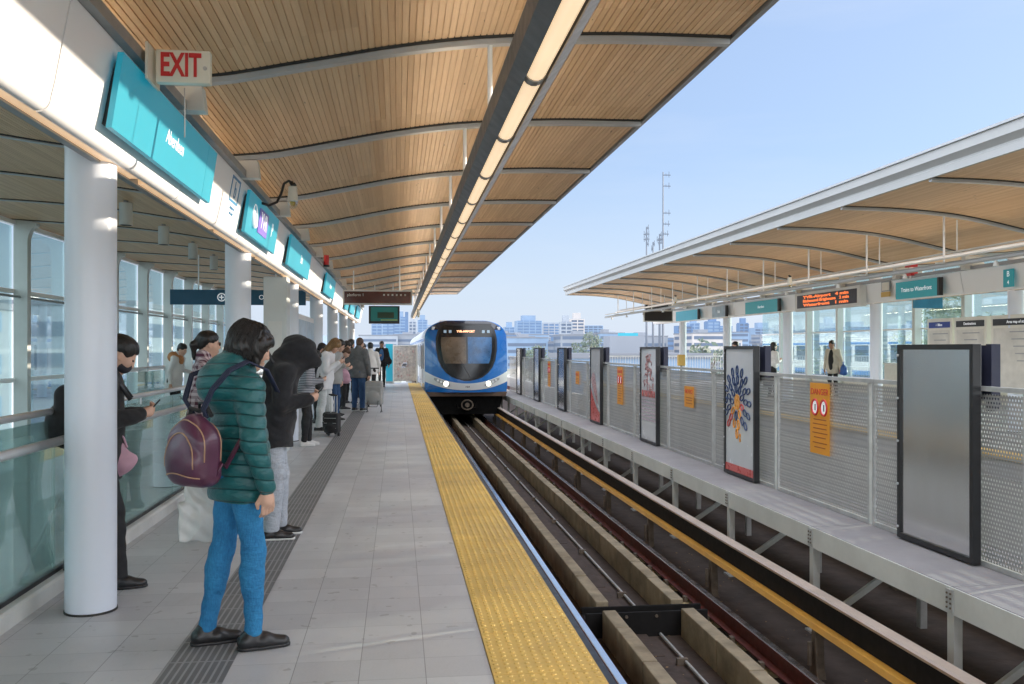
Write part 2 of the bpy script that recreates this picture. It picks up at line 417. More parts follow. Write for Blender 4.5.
class SDF:
    def __init__(s, frame=None): s.p = []; s.nz = None; s.Fm = np.eye(3); s.Ft = np.zeros(3); s.sc = 1.
    def frame(s, Rm, t): s.Fm = Rm; s.Ft = np.array(t, float); return s
    def _pt(s, a): return s.Fm @ (np.array(a, float)) + s.Ft
    def cap(s, a, b, ra, rb, flat=(1, 1, 1), k=.02, op='u', puff=None):
        s.p.append(('cap', s._pt(a), s._pt(b), ra, rb, np.array(flat, float), k, op, puff)); return s
    def ell(s, c, r, rot=None, k=.02, op='u'):
        Rm = s.Fm if rot is None else s.Fm @ rot
        s.p.append(('ell', s._pt(c), np.array(r, float), Rm, k, op)); return s
    def box(s, c, h, rr=.02, rot=None, k=.02, op='u'):
        Rm = s.Fm if rot is None else s.Fm @ rot
        s.p.append(('box', s._pt(c), np.array(h, float), rr, Rm, k, op)); return s
    def plane(s, pt, n, k=.004):
        """keep the side the normal points to"""
        s.p.append(('pl', s._pt(pt), s.Fm @ np.array(n, float), k, 'i')); return s
    def one(s, q, P):
        if q[0] == 'cap':
            _, a, b, ra, rb, fl, k, op, puff = q
            pa = (P - a) / fl; ba = (b - a) / fl; L = np.linalg.norm(ba) + 1e-9
            t = np.clip(pa @ ba / (L * L), 0, 1)
            r = ra + (rb - ra) * t
            if puff: r = r + puff[0] * (np.sqrt(np.abs(np.sin(np.pi * t * L / puff[1]))) - .6)
            return (np.linalg.norm(pa - t[:, None] * ba, axis=1) - r) * fl.min()
        if q[0] == 'ell':
            _, c, r, Rm, k, op = q
            p = (P - c) @ Rm; k0 = np.linalg.norm(p / r, axis=1); k1 = np.linalg.norm(p / (r * r), axis=1) + 1e-9
            return k0 * (k0 - 1) / k1
        if q[0] == 'box':
            _, c, h, rr, Rm, k, op = q
            p = np.abs((P - c) @ Rm) - (h - rr)
            return np.linalg.norm(np.maximum(p, 0), axis=1) + np.minimum(p.max(axis=1), 0) - rr
        _, pt, n, k, op = q
        return -((P - pt) @ n)
    def ev(s, P):
        d = None
        for q in s.p:
            k, op = (q[6], q[7]) if q[0] == 'cap' else (q[-2], q[-1])
            e = s.one(q, P)
            if d is None: d = e; continue
            if op == 'u':
                h = np.maximum(k - np.abs(d - e), 0) / k; d = np.minimum(d, e) - h * h * k * .25
            elif op == 's':
                h = np.maximum(k - np.abs(d + e), 0) / k; d = np.maximum(d, -e) + h * h * k * .25
            else:
                h = np.maximum(k - np.abs(d - e), 0) / k; d = np.maximum(d, e) + h * h * k * .25
        if s.nz: d = d + s.nz(P)
        return d
    def bounds(s):
        lo = np.full(3, 1e9); hi = -lo
        for q in s.p:
            if q[0] == 'cap' and q[7] == 'u':
                r = max(q[3], q[4]) * q[5].max() + .02
                lo = np.minimum(lo, np.minimum(q[1], q[2]) - r); hi = np.maximum(hi, np.maximum(q[1], q[2]) + r)
            elif q[0] in ('ell', 'box') and q[-1] == 'u':
                r = np.linalg.norm(q[2]) + .02 if q[0] == 'box' else q[2].max() + .02
                lo = np.minimum(lo, q[1] - r); hi = np.maximum(hi, q[1] + r)
        return lo, hi
    def mesh(s, h, slack=1.9):
        lo, hi = s.bounds(); B = 8
        nb = np.ceil((hi - lo) / (h * B)).astype(int) + 1
        g = np.stack(np.meshgrid(*[np.arange(n) for n in nb], indexing='ij'), -1).reshape(-1, 3)
        d = s.ev(lo + (g + .5) * B * h)
        g = g[np.abs(d) < slack * B * h * .5 * math.sqrt(3)]
        cg = np.stack(np.meshgrid(*[np.arange(B + 1)] * 3, indexing='ij'), -1).reshape(-1, 3)
        N = (nb * B + 2).astype(np.int64)
        allcells = []; allv = []; quads = []
        for i in range(0, len(g), 400):
            gb = g[i:i + 400]
            idx = gb[:, None, :] * B + cg[None]
            P = lo + idx.reshape(-1, 3) * h
            D = s.ev(P).reshape(len(gb), B + 1, B + 1, B + 1)
            C = [D[:, a:B + a, b:B + b, c:B + c] for a in (0, 1) for b in (0, 1) for c in (0, 1)]
            S = [c < 0 for c in C]; cnt = sum(x.astype(np.int8) for x in S)
            act = (cnt > 0) & (cnt < 8)
            bi, ax, ay, az = np.nonzero(act)
            cell = gb[bi] * B + np.stack([ax, ay, az], 1)
            vals = np.stack([c[act] for c in C], 1)
            acc = np.zeros((len(cell), 3)); wt = np.zeros(len(cell))
            off = np.array([(a, b, c) for a in (0, 1) for b in (0, 1) for c in (0, 1)], float)
            for u in range(8):
                for w in range(u + 1, 8):
                    if np.abs(off[u] - off[w]).sum() != 1: continue
                    cr = (vals[:, u] < 0) != (vals[:, w] < 0)
                    den = vals[:, u] - vals[:, w]; t = np.where(cr, vals[:, u] / np.where(np.abs(den) < 1e-12, 1, den), 0)
                    acc += np.where(cr[:, None], off[u] + t[:, None] * (off[w] - off[u]), 0); wt += cr
            allcells.append(cell); allv.append(lo + (cell + acc / wt[:, None]) * h)
            a0 = vals[:, 0] < 0
            for axis, ci in ((0, 4), (1, 2), (2, 1)):
                a1 = vals[:, ci] < 0; cr = a0 != a1
                quads.append((axis, cell[cr], a0[cr]))
        if not allcells: return np.zeros((0, 3)), np.zeros((0, 4), int)
        cells = np.concatenate(allcells); V = np.concatenate(allv)
        key = (cells[:, 0].astype(np.int64) * N[1] + cells[:, 1]) * N[2] + cells[:, 2]
        order = np.argsort(key); key = key[order]; V = V[order]
        F = []
        for axis, c, sg in quads:
            if not len(c): continue
            u, w = [(1, 2), (2, 0), (0, 1)][axis]
            ids = []; ok = np.ones(len(c), bool)
            for du, dw in ((0, 0), (-1, 0), (-1, -1), (0, -1)):
                cc = c.copy(); cc[:, u] += du; cc[:, w] += dw
                kk = (cc[:, 0].astype(np.int64) * N[1] + cc[:, 1]) * N[2] + cc[:, 2]
                j = np.searchsorted(key, kk); j = np.minimum(j, len(key) - 1); ok &= key[j] == kk; ids.append(j)
            q = np.stack(ids, 1); q[~sg] = q[~sg][:, ::-1]
            F.append(q[ok])
        return V, np.concatenate(F)
    def build(s, name, material, parent, h):
        V, F = s.mesh(h)
        return raw(name, V, F, material, parent)

def folds(amp, f=18., seed=0., vert=.5):
    """soft cloth creases as a distance offset"""
    def fn(P):
        x, y, z = P[:, 0], P[:, 1], P[:, 2]
        w = np.sin(f * z * 1.3 + 3 * np.sin(f * .4 * x + seed) + 2.2 * np.sin(f * .5 * y + seed * 2))
        w2 = np.sin(f * vert * (x - y) + 4 * np.sin(f * .22 * z + seed))
        return amp * (.65 * w * np.abs(w) + .5 * w2)
    return fn
# ------------------------------------------------------------------ setting
Y0, Y1 = -10., 37.2
def sheet(name, x0, x1, y0, y1, z, m, thick=0., ):
    mb = MB()
    if thick: mb.box(x0, x1, y0, y1, z - thick, z)
    else: mb.add([(x0, y0, z), (x1, y0, z), (x1, y1, z), (x0, y1, z)], [(0, 1, 2, 3)])
    return struct(mb.build(name, m))

sheet('ground', -2500, 2500, -1500, 4500, -8.0, M['ground'])
sheet('concourse_floor', -7.5, -2.4, -10, 41, -4.6, M['lowerfloor'], .3)
sheet('platform', -2.28, .43, -10, 41, 0, M['tile'], .32)
sheet('platform_landing', -6.4, -2.283, 17.6, 41, 0, M['tile'], .32)
sheet('opposite_platform', 8.45, 15.55, -10, 41, 0, M['tile'], .32)
sheet('guide_strip', -1.085, -.78, -10, 40.6, .004, M['strip'])
sheet('track_bed', .905, 8.41, -10, 160, -1.30, M['bed'], .5)
mb = MB().box(-2.2, .90, -10, 41, -7.9, -.33); struct(mb.build('platform_base', M['offwhite']))
mb = MB().box(8.42, 15.5, -10, 41, -7.9, -.33); struct(mb.build('opposite_platform_base', M['offwhite']))
mb = MB().box(1.3, 8.1, -9.9, 160, -2.6, -1.83); struct(mb.build('guideway_deck', M['offwhite']))

def tactile(x0, x1, name, flip=False):
    """yellow tactile tiles with truncated domes as real relief"""
    mb = MB(); L = .605
    y = -2.0 + .10; k = 0
    ys = []
    while y < 40.4: ys.append(y); y += L
    for y in ys: mb.box(x0, x1, y, y + L - .005, -.05, .006)
    nx = 10; sx = (x1 - x0) / nx
    o = struct(mb.build(name, M['yellow'], bevel=0))
    # domes
    n = 6; vs = []; fs = []
    for y in ys:
        if y > 30: continue
        for a in range(nx):
            for b in range(11):
                cx = x0 + sx * (a + .5); cy = y + .0275 + .055 * b; base = len(vs)
                for r, z in ((.0145, .006), (.0095, .0112)):
                    for j in range(n):
                        t = 2 * math.pi * j / n; vs.append((cx + r * math.cos(t), cy + r * math.sin(t), z))
                for j in range(n): fs.append((base + j, base + (j + 1) % n, base + n + (j + 1) % n, base + n + j))
                fs.append(tuple(base + n + j for j in range(n)))
    me = bpy.data.meshes.new('dome_rows'); me.from_pydata(vs, [], fs); me.materials.append(M['yellow'])
    d = bpy.data.objects.new('dome_rows', me); COL.objects.link(d); d.parent = o
    return o
tactile(.433, .935, 'tactile_strip')
mb = MB().box(8.39, 8.88, -10, 41, -.05, .006); struct(mb.build('opposite_tactile_strip', M['yellow']))
mb = MB().box(.937, .972, -10, 41, -.30, .003); struct(mb.build('platform_edge', M['black']))

# --- sky, sun
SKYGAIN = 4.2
EL, AZ = R(12), R(72.)      # azimuth measured clockwise from +Y
w = bpy.data.worlds.new('World'); scn.world = w; w.use_nodes = True
nt = w.node_tree; bg = nt.nodes['Background']
sky = nt.nodes.new('ShaderNodeTexSky'); sky.sky_type = 'NISHITA'; sky.sun_disc = False
sky.sun_elevation = R(38); sky.sun_rotation = AZ
sky.altitude = 0; sky.air_density = 1.0; sky.dust_density = 1.0; sky.ozone_density = 6.
# thin haze lifts the horizon; extra sky gain outside the view fills the shade
geo = nt.nodes.new('ShaderNodeTexCoord'); sx_, sy_, sz_ = sep(nt, geo.outputs['Generated'])
hazed = mixc(nt, .5, sky.outputs[0], (4.1, 5.15, 6.9))
hazed = mixc(nt, ramp(nt, sz_, .0, .20, .75, 0.), hazed, (5.2, 5.75, 6.7))
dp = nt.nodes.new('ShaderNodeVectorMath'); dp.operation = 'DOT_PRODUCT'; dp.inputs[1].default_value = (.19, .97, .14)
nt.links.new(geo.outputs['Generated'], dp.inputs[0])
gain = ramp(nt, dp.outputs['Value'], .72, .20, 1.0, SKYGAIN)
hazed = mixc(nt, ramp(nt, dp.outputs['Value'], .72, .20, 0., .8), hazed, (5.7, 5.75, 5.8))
mp_ = nt.nodes.new('ShaderNodeMapping'); mp_.inputs['Scale'].default_value = (1.2, 1.2, 7.); nt.links.new(geo.outputs['Generated'], mp_.inputs[0])
hazed = mixc(nt, ramp(nt, noise(nt, mp_.outputs[0], 1.6, 6, .6), .48, .75, 0, .16), hazed, (6.2, 6.4, 6.9))
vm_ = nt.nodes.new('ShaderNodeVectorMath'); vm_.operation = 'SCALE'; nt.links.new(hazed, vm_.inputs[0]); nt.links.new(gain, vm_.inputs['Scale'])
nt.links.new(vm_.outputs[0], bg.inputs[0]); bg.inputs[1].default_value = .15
sd = bpy.data.lights.new('sun', 'SUN'); sd.energy = 9.0; sd.angle = R(.5); sd.color = (1, .86, .68)
so = bpy.data.objects.new('sun', sd); COL.objects.link(so)
dirv = Vector((math.sin(AZ) * math.cos(EL), math.cos(AZ) * math.cos(EL), math.sin(EL)))
so.rotation_euler = dirv.to_track_quat('Z', 'Y').to_euler()
so.location = (60, 30, 40)

# --- camera
cd = bpy.data.cameras.new('camera'); cd.sensor_width = 36; cd.lens = 32.; cd.clip_start = .05; cd.clip_end = 9000
cd.shift_y = 7 / 1024
co = bpy.data.objects.new('camera', cd); COL.objects.link(co); co.location = (0, 0, 1.5)
co.rotation_euler = (R(90), 0, -math.atan(114 / 910.)); scn.camera = co
scn.view_settings.view_transform = 'Standard'; scn.view_settings.look = 'None'
scn.view_settings.exposure = 0; scn.view_settings.gamma = 1
scn.cycles.max_bounces = 8; scn.cycles.transparent_max_bounces = 24; scn.cycles.diffuse_bounces = 5
scn.cycles.use_denoising = True
scn.cycles.sample_clamp_indirect = 6

# ------------------------------------------------------------------ canopies
PX = np.array([-6.45, -5.8, -5.1, -4.46, -3.8, -3.1, -2.5, -1.9, -1.25, -.66, 0, .62, 1.5, 2.38])
PZ = np.array([3.66, 3.625, 3.59, 3.545, 3.475, 3.375, 3.31, 3.29, 3.335, 3.45, 3.585, 3.675, 3.735, 3.75])
def prof(x, side=0):
    # Catmull-Rom through the measured points
    i = int(np.clip(np.searchsorted(PX, x) - 1, 0, len(PX) - 2)); t = (x - PX[i]) / (PX[i + 1] - PX[i])
    m = lambda j: (PZ[min(j + 1, len(PZ) - 1)] - PZ[max(j - 1, 0)]) / (PX[min(j + 1, len(PX) - 1)] - PX[max(j - 1, 0)])
    h = PX[i + 1] - PX[i]; t2, t3 = t * t, t * t * t
    z = (2 * t3 - 3 * t2 + 1) * PZ[i] + (t3 - 2 * t2 + t) * h * m(i) + (-2 * t3 + 3 * t2) * PZ[i + 1] + (t3 - t2) * h * m(i + 1)
    if side: z += .30 * max(0, (-1.2 - x) / 5.2) ** 1.0
    return float(z)
RIBS = [1.51 + 2.42 * k for k in range(-4, 15)]
def canopy(side):
    mx = (lambda x: x) if side == 0 else (lambda x: MIR - x)
    root = thing('station_canopy', ['curved timber-lined canopy over the near left platform, widest at the top of the picture',
                 'curved timber-lined canopy with thick white fascia over the far right platform'][side], 'canopy', (mx(-2), 14, 3.4))
    # grooved timber lining
    pts = []; x = -6.45
    while x < 2.33:
        pts += [(x, prof(x, side)), (x + .037, prof(x + .037, side)), (x + .0375, prof(x, side) + .014), (x + .0445, prof(x, side) + .014)]; x += .045
    n = len(pts); vs = [(mx(a), Y0, z) for a, z in pts] + [(mx(a), Y1, z) for a, z in pts]
    mb = MB().add(vs, [(i, i + 1, n + i + 1, n + i) for i in range(n - 1)])
    mb.build('timber_lining', M['wood'], root)
    # deck above
    xs = list(np.linspace(-6.45, 2.38, 40))
    up = [(mx(x), prof(x, side) + .26 + .05 * (x > 2)) for x in xs]; lo = [(mx(x), prof(x, side) + .04) for x in xs]
    MB().prism(up + lo[::-1], Y0, Y1, 'y').build('roof_deck', M['offwhite'], root)
    # fascia
    poly = [(2.385, 3.735), (2.425, 3.735), (2.425, 3.83), (2.41, 3.845), (2.41, 3.865), (2.50, 3.93), (2.50, 4.05), (2.385, 4.05)]
    MB().prism([(mx(a), z) for a, z in poly], Y0, Y1 + .05, 'y').build('fascia', M['fasciagrey'] if side else M['greysteel'], root)
    poly = [(2.53, 4.053), (2.53, 4.085), (2.30, 4.085), (2.30, 4.053)]
    MB().prism([(mx(a), z) for a, z in poly], Y0, Y1 + .1, 'y').build('edge_trim', M['ribsteel'], root)
    ex = list(np.linspace(-6.45, 2.42, 30))
    MB().prism([(mx(x), prof(min(x, 2.38), side) - .02) for x in ex] + [(mx(x), prof(min(x, 2.38), side) + .3) for x in ex[::-1]], Y1 + .002, Y1 + .05, 'y').build('end_fascia', M['offwhite'], root)
    for y in RIBS:
        if y > Y1: continue
        xs = np.linspace(-6.4, 2.375, 44)
        q = [(mx(x), prof(x, side) - (.050 if x > -1.7 or side else .022)) for x in xs] + [(mx(x), prof(x, side) - .012) for x in xs[::-1]]
        MB().prism(q, y - .035, y + .035, 'y').build('rib', M['ribsteel'], root, bevel=0)
        q = [(mx(x), prof(x, side) - .010) for x in xs] + [(mx(x), prof(x, side) + .012) for x in xs[::-1]]
        MB().prism(q, y - .072, y - .036, 'y').build('shadow_gap', M['darkgap'], root)
    return root
canopy(0); canopy(1)

def light_run(side):
    mx = (lambda x: x) if side == 0 else (lambda x: MIR - x)
    root = thing('linear_light', ['long dark linear light fixture hung from the left canopy along the platform edge',
                 'long pale service pipe with small lamps hung under the right canopy'][side], 'ceiling light', (mx(.64), 14, 2.8))
    hm = M['fixture'] if side == 0 else M['offwhite']
    z0 = 2.76
    if side:
        MB().tube([(mx(.60), Y0, 2.84), (mx(.60), 37.8, 2.84)], .034, 10).build('main_pipe', M['fasciagrey'], root, smooth='auto')
        MB().tube([(mx(.74), Y0, 2.93), (mx(.74), 37.2, 2.93)], .016, 8).build('conduit', M['offwhite'], root, smooth='auto')
        for k, y in enumerate(RIBS):
            if y < 0 or y > Y1: continue
            MB().tube([(mx(.64), y, 2.87), (mx(.64), y, prof(.64, side) - .04)], .018, 10).build('hanger', M['white'], root, smooth='auto')
            MB().box(*sorted((mx(.56), mx(.78))), y - .02, y + .02, 2.865, 2.885).build('bracket', M['offwhite'], root)
            MB().box(*sorted((mx(.56), mx(.64))), y + .03, y + 2.39, 2.870, 2.876).build('added_fill_tray', M['fasciagrey'], root)  # added tray, hides the fill strip from below
            MB().box(*sorted((mx(.585), mx(.615))), y + .1, y + 2.3, 2.8765, 2.878).build('added_fill', M['added_fill2'], root)  # added glow that brightens the far ceiling
            MB().tube([(mx(.60), y + 1.2, 2.80), (mx(.60), y + 1.2, 2.72)], .03, 10, rs=[.02, .045]).build('spot_lamp', M['offwhite'], root, smooth='auto')
        return root
    for s in (-1, 1):
        a, b = (.64 + s * .115, .64 + s * .052)
        q = [(a, z0 + .05), (b, z0), (b, z0 + .012), (a - s * .006, z0 + .062), (a - s * .006, z0 + .15), (a, z0 + .15)]
        MB().prism([(mx(u), v) for u, v in q], Y0, 37.8, 'y').build('side_wing', hm, root)
        q = [(a - s * .010, z0 + .152), (a - s * .010, z0 + .20), (a - s * .035, z0 + .20), (a - s * .035, z0 + .152)]
        MB().prism([(mx(u), v) for u, v in q], Y0, 37.8, 'y').build('cable_tray', M['fixture'], root)
    MB().box(*sorted((mx(.53), mx(.75))), Y0, 37.8, z0 + .1, z0 + .15).build('housing', hm, root)
    for k, y in enumerate(RIBS):
        if -5 < y < 36: MB().box(*sorted((mx(.585), mx(.615))), y + .12, y + 2.3, z0 + .151, z0 + .165).build('added_fill', M['added_fill'], root)  # added glow on top of the housing, brightens the ceiling
    y = 4.25 - 1.21 * 8; 
    while y < 37.4:
        mb = MB()
        nseg = 8
        arc = [(mx(.64 + .05 * math.cos(t)), z0 + .045 - .05 * math.sin(t)) for t in np.linspace(0, math.pi, nseg)]
        mb.prism(arc + [(mx(.59), z0 + .09), (mx(.69), z0 + .09)], y + .04, y + 1.17, 'y')
        mb.build('lamp', M['tube'], root, smooth='auto')
        arc = [(mx(.64 + .055 * math.cos(t)), z0 + .045 - .056 * math.sin(t)) for t in np.linspace(0, math.pi, nseg)]
        MB().prism(arc + [(mx(.585), z0 + .09), (mx(.695), z0 + .09)], y - .035, y + .035, 'y').build('lamp_joint', M['greysteel'], root)
        y += 1.21
    for k, y in enumerate(RIBS):
        if y < 0 or y > Y1: continue
        MB().tube([(mx(.64), y, z0 + .15), (mx(.64), y, prof(.64, side) - .04)], .018, 10).build('hanger', M['white'], root, smooth='auto')
    MB().tube([(mx(.64), 37.3, 2.95), (mx(.64), 37.3, prof(.64, side) + .01)], .018, 8).build('hanger', M['white'], root)
    return root
light_run(0); light_run(1)

# ------------------------------------------------------------------ fascia beams carrying the signs
def beam(side):
    mx = (lambda x: x) if side == 0 else (lambda x: MIR - x)
    root = thing('fascia_beam', ['white panelled beam carrying the teal signs above the left platform columns',
                 'white panelled beam carrying the signs above the right platform columns'][side], 'beam', (mx(-1.7), 14, 2.8))
    zt = 3.09 if side == 0 else 3.0
    lean = lambda z: -1.54 + .09 * (z - 2.6) / .49
    arc = [(-1.60 + .06 * math.cos(t) , 2.62 + .06 * math.sin(t)) for t in np.linspace(0, -math.pi / 2, 6)]
    poly = [(lean(zt), zt), (lean(2.7), 2.7)] + arc + [(-1.605, 2.56), (-1.605, 2.60), (lean(zt) - .04, zt)]
    y = -7.81
    k = 0
    while y < 37.5:
        MB().prism([(mx(a), b) for a, b in poly], y + .009, min(y + 2.411, 38), 'y').build('panel', M['white'], root, smooth='auto')
        y += 2.42
    MB().prism([(mx(a), b) for a, b in [(lean(zt) - .045, zt - .02), (-1.61, 2.605), (-1.70, 2.605), (-1.70, zt - .02)]], Y0, 38, 'y').build('box_girder', M['greysteel'], root)
    MB().box(*sorted((mx(-1.71), mx(-1.665))), Y0, 38, 2.553, 2.602).build('soffit', M['greysteel'], root)
    y = -8.45
    while y < 36:
        MB().box(*sorted((mx(-1.662), mx(-1.608))), y + .05, y + 2.28, 2.563, 2.60).build('strip_lamp', M['understrip'], root)
        y += 2.42
    for y in RIBS:
        if y > Y1: continue
        MB().prism([(mx(a), b) for a, b in [(-1.50, zt + .002), (-1.28, zt + .002), (-1.30, 3.26), (-1.62, 3.25), (-1.75, zt + .002)]], y - .06, y + .06, 'y').build('roof_bracket', M['offwhite'], root, bevel=.006)
    for y in RIBS:
        if -5 < y < 36: MB().box(*sorted((mx(-1.69), mx(-1.665))), y + .12, y + 2.3, zt - .018, zt - .012).build('added_fill', M['added_fill2'], root)  # added glow along the beam top, brightens the ceiling
    q = [(-1.46, zt + .003), (-1.40, zt + .003), (-1.40, zt + .07), (-1.46, zt + .07)]
    MB().prism([(mx(a), b) for a, b in q], Y0, 38, 'y').build('top_conduit', M['greysteel'], root)
    return root
beam(0); beam(1)

def column(x, y, label, group):
    t = thing('round_column', label, 'column', (x, y, 0), 0, group)
    mb = MB(); n = 40
    prof_ = [(.138, .012), (.138, 3.24)]
    vs = [(x + r * math.cos(2 * math.pi * j / n), y + r * math.sin(2 * math.pi * j / n), z) for r, z in prof_ for j in range(n)]
    mb.add(vs, [(j, (j + 1) % n, n + (j + 1) % n, n + j) for j in range(n)] + [tuple(range(n)), tuple(range(n, 2 * n))])
    mb.build('shaft', M['colwhite'], t, smooth='auto')
    MB().tube([(x, y, .0), (x, y, .011)], .143, 32).build('base_gasket', M['darkgap'], t, smooth='auto')
for k in range(7):
    column(-1.75, 5.49 + 4.85 * k, ['round white column nearest the camera, a man in black standing behind it', 'round white column behind the head of the woman in the teal jacket'][k] if k < 2 else
           'round white column on the left platform, %s from the camera' % ORD[k], 'round columns of the left platform')
for k in range(7):
    column(MIR + 1.765, 5.49 + 4.85 * k, 'round white column on the right platform, %s from the camera' % ORD[k], 'round columns of the right platform')
t = thing('service_pillar', 'square grey service pillar just past the second round column', 'pillar', (-1.76, 13.7, 0))
MB().box(-1.93, -1.60, 13.5, 13.9, 0, 2.55).build('casing', M['postgrey'], t, bevel=.01)
MB().box(-1.86, -1.67, 13.492, 13.499, .4, 1.9).build('access_door', M['offwhite'], t)

# ------------------------------------------------------------------ outer window walls
def window_wall(side):
    mx = (lambda x: x) if side == 0 else (lambda x: MIR - x)
    root = thing('window_wall', ['tall glazed outer wall with pale fin posts behind the left platform',
                                 'tall glazed outer wall with pale posts behind the right platform'][side], 'glass wall', (mx(-6.4), 14, 0))
    b = -4.6 if side == 0 else 0
    XW = -6.33
    top = prof(-6.35, side)
    for k, y in enumerate([y for y in RIBS if y > -6]):
        if y > 37: continue
        q = [(XW + .02, b), (XW + .24, b), (XW + .24, top - .42)]
        for t in np.linspace(0, math.pi / 2, 8): q.append((XW + .24 + .14 * (1 - math.cos(t)) , top - .42 + .30 * math.sin(t)))
        q += [(XW + .38, top - .06), (XW + .02, top - .01)]
        MB().prism([(mx(u), v) for u, v in q], y - .075, y + .075, 'y').build('fin_post', M['postgrey'], root, bevel=.004)
        if y + 2.42 < 38:
            for (z0, z1) in ([(b + .1, .95), (1.02, 2.42), (2.50, top - .12)] if side == 0 else [(.55, 2.1), (2.14, top - .1)]):
                MB().box(*sorted((mx(XW - .01), mx(XW + .0))), y + .08, y + 2.34, z0, z1).build('pane', M['wallglass'], root)
            for z in ((.95, 2.42) if side == 0 else (.48, 2.09)):
                MB().box(*sorted((mx(XW - .03), mx(XW + .04))), y + .08, y + 2.34, z, z + (.07 if side == 0 else .045)).build('transom', M['white'], root)
            if side == 0:
                MB().tube([(XW + .12, y + .08, 2.36), (XW + .12, y + 2.34, 2.36)], .022, 8).build('tie_rod', M['greysteel'], root)
            if side: MB().box(*sorted((mx(XW - .02), mx(XW + .05))), y + .08, y + 2.34, .004, .47).build('spandrel', M['cream'], root)
    MB().box(*sorted((mx(XW - .04), mx(XW + .06))), -6, 37.4, top - .1, top - .03).build('head_rail', M['white'], root)
    return root
window_wall(0); window_wall(1)

# ------------------------------------------------------------------ balustrade
def balustrade(x, y0, y1, label):
    t = thing('balustrade', label, 'railing', (x, (y0 + y1) / 2, 0))
    MB().prism([(x - .12, .001), (x + .06, .001), (x + .06, .085), (x + .045, .10), (x - .12, .10)], y0, y1, 'y').build('curb', M['offwhite'], t)
    MB().box(x - .035, x + .0, y0, y1, .101, .125).build('glass_channel', M['black'], t)
    y = y0
    while y < y1 - .2:
        ye = min(y + 1.5, y1)
        MB().box(x - .022, x - .010, y + .008, ye - .008, .11, 1.06).build('glass_pane', M['glass'], t)
        y = ye
    for z, r, dx in ((1.115, .021, .0), (.945, .027, .09)):
        MB().tube([(x + dx, y0, z), (x + dx, y1, z)], r, 14).build('handrail', M['steel'], t, smooth='auto')
    y = y0 + .4
    while y < y1:
        MB().tube([(x - .005, y, 1.04), (x - .002, y, 1.1)], .008, 6).tube([(x - .005, y, .93), (x + .05, y, .915), (x + .088, y, .925)], .007, 6).build('rail_bracket', M['steel'], t, smooth='auto')
        y += 1.5
    return t
balustrade(-2.12, -6, 17.5, 'glass balustrade with two steel handrails along the left edge of the platform')

# stair in the opening
def stair():
    t = thing('staircase', 'stair with glass sides descending through the opening behind the left balustrade', 'stairs', (-3.8, 13, 0))
    mb = MB(); n = 26; r = 4.6 / n; g = .30
    for i in range(n):
        mb.box(-4.95, -2.95, 17.6 - g * (i + 1), 17.6 - g * i, -r * (i + 1) - .25, -r * (i + 1))
    mb.build('treads', M['walkway'], t)
    ye = 17.6 - n * g
    for x in (-5.0, -2.95):
        MB().prism([(17.6, .02), (17.6, -.45), (ye, -4.6), (ye, -4.2)], x - .03, x + .03, 'x').build('stringer', M['stairgrey'], t)
        MB().prism([(17.55, .95), (17.55, .05), (ye, -4.2), (ye, -3.4)], x - .008, x + .008, 'x').build('side_glass', M['glass'], t)
        MB().tube([(x, 20.4, 1.12), (x, 17.6, 1.12), (x, 17.4, 1.08), (x, ye, -3.35)], .025, 10).build('stair_rail', M['steel'], t, smooth='auto')
    for x in (-5.0,):
        MB().box(x - .01, x + .01, 17.7, 20.4, .05, 1.05).build('landing_glass', M['glass'], t)
    return t
stair()
# escalator side wall seen through the balustrade glass
t = thing('escalator', 'pale metal escalator flank sloping down behind the left balustrade glass', 'escalator', (-3.9, 4, -2))
MB().prism([(1.0, -.1), (9.5, -4.0), (9.5, -4.6), (-1.0, -.9), (-6, -.9), (-6, -.1)], -4.9, -3.6, 'x').build('truss_casing', M['stairgrey'], t, bevel=.02)
for x in (-4.85, -3.65):
    MB().prism([(1.0, .75), (9.5, -3.1), (9.5, -4.0), (1.0, -.1)], x - .01, x + .01, 'x').build('side_glass', M['glass'], t)
    MB().tube([(x, -6, .82), (x, 1.0, .82), (x, 1.4, .70), (x, 9.5, -3.05)], .035, 10).build('moving_handrail', M['black'], t, smooth='auto')

# hanging ceiling speakers
for k, (x, y) in enumerate(((-3.52, 12.4), (-3.64, 14.82), (-3.72, 17.24), (-3.82, 19.66))):
    t = thing('ceiling_speaker', 'grey cylinder hanging from the timber ceiling left of the sign beam, %s from the camera' % ORD[k], 'speaker', (x, y, prof(x)), 0, 'ceiling cylinders')
    z = prof(x)
    MB().tube([(x, y, z - .32), (x, y, z - .035)], .082, 20).build('can', M['postgrey'], t, smooth='auto')
    MB().tube([(x, y, z - .323), (x, y, z - .3205)], .07, 20).build('grille', M['darkgap'], t, smooth='auto')
    MB().tube([(x, y, z - .034), (x, y, z + .0)], .03, 10).build('mount', M['greysteel'], t, smooth='auto')

# ------------------------------------------------------------------ track
def rail(x, label, group):
    t = thing('running_rail', label, 'rail', (x, 20, -1.05), 0, group)
    q = [(-.07, -1.22), (.07, -1.22), (.07, -1.205), (.012, -1.19), (.010, -1.085), (.034, -1.075), (.036, -1.053), (-.036, -1.053), (-.034, -1.075), (-.010, -1.085), (-.012, -1.19), (-.07, -1.205)]
    MB().prism([(x + a, b) for a, b in q], -6, 158, 'y').build('rail_body', M['rust'], t)
    MB().prism([(x - .032, -1.0525), (x + .032, -1.0525), (x + .028, -1.045), (x - .028, -1.045)], -6, 158, 'y').build('running_surface', M['railtop'], t)
    return t
for x, n in ((1.70, 'running rail beside the yellow platform edge'), (3.195, 'dark red running rail between the concrete plinth and the conductor rail'),
             (MIR - 1.70, 'running rail of the far track on the right platform side'), (MIR - 3.195, 'running rail of the far track nearest the perforated barrier')):
    rail(x, n, 'running rails')
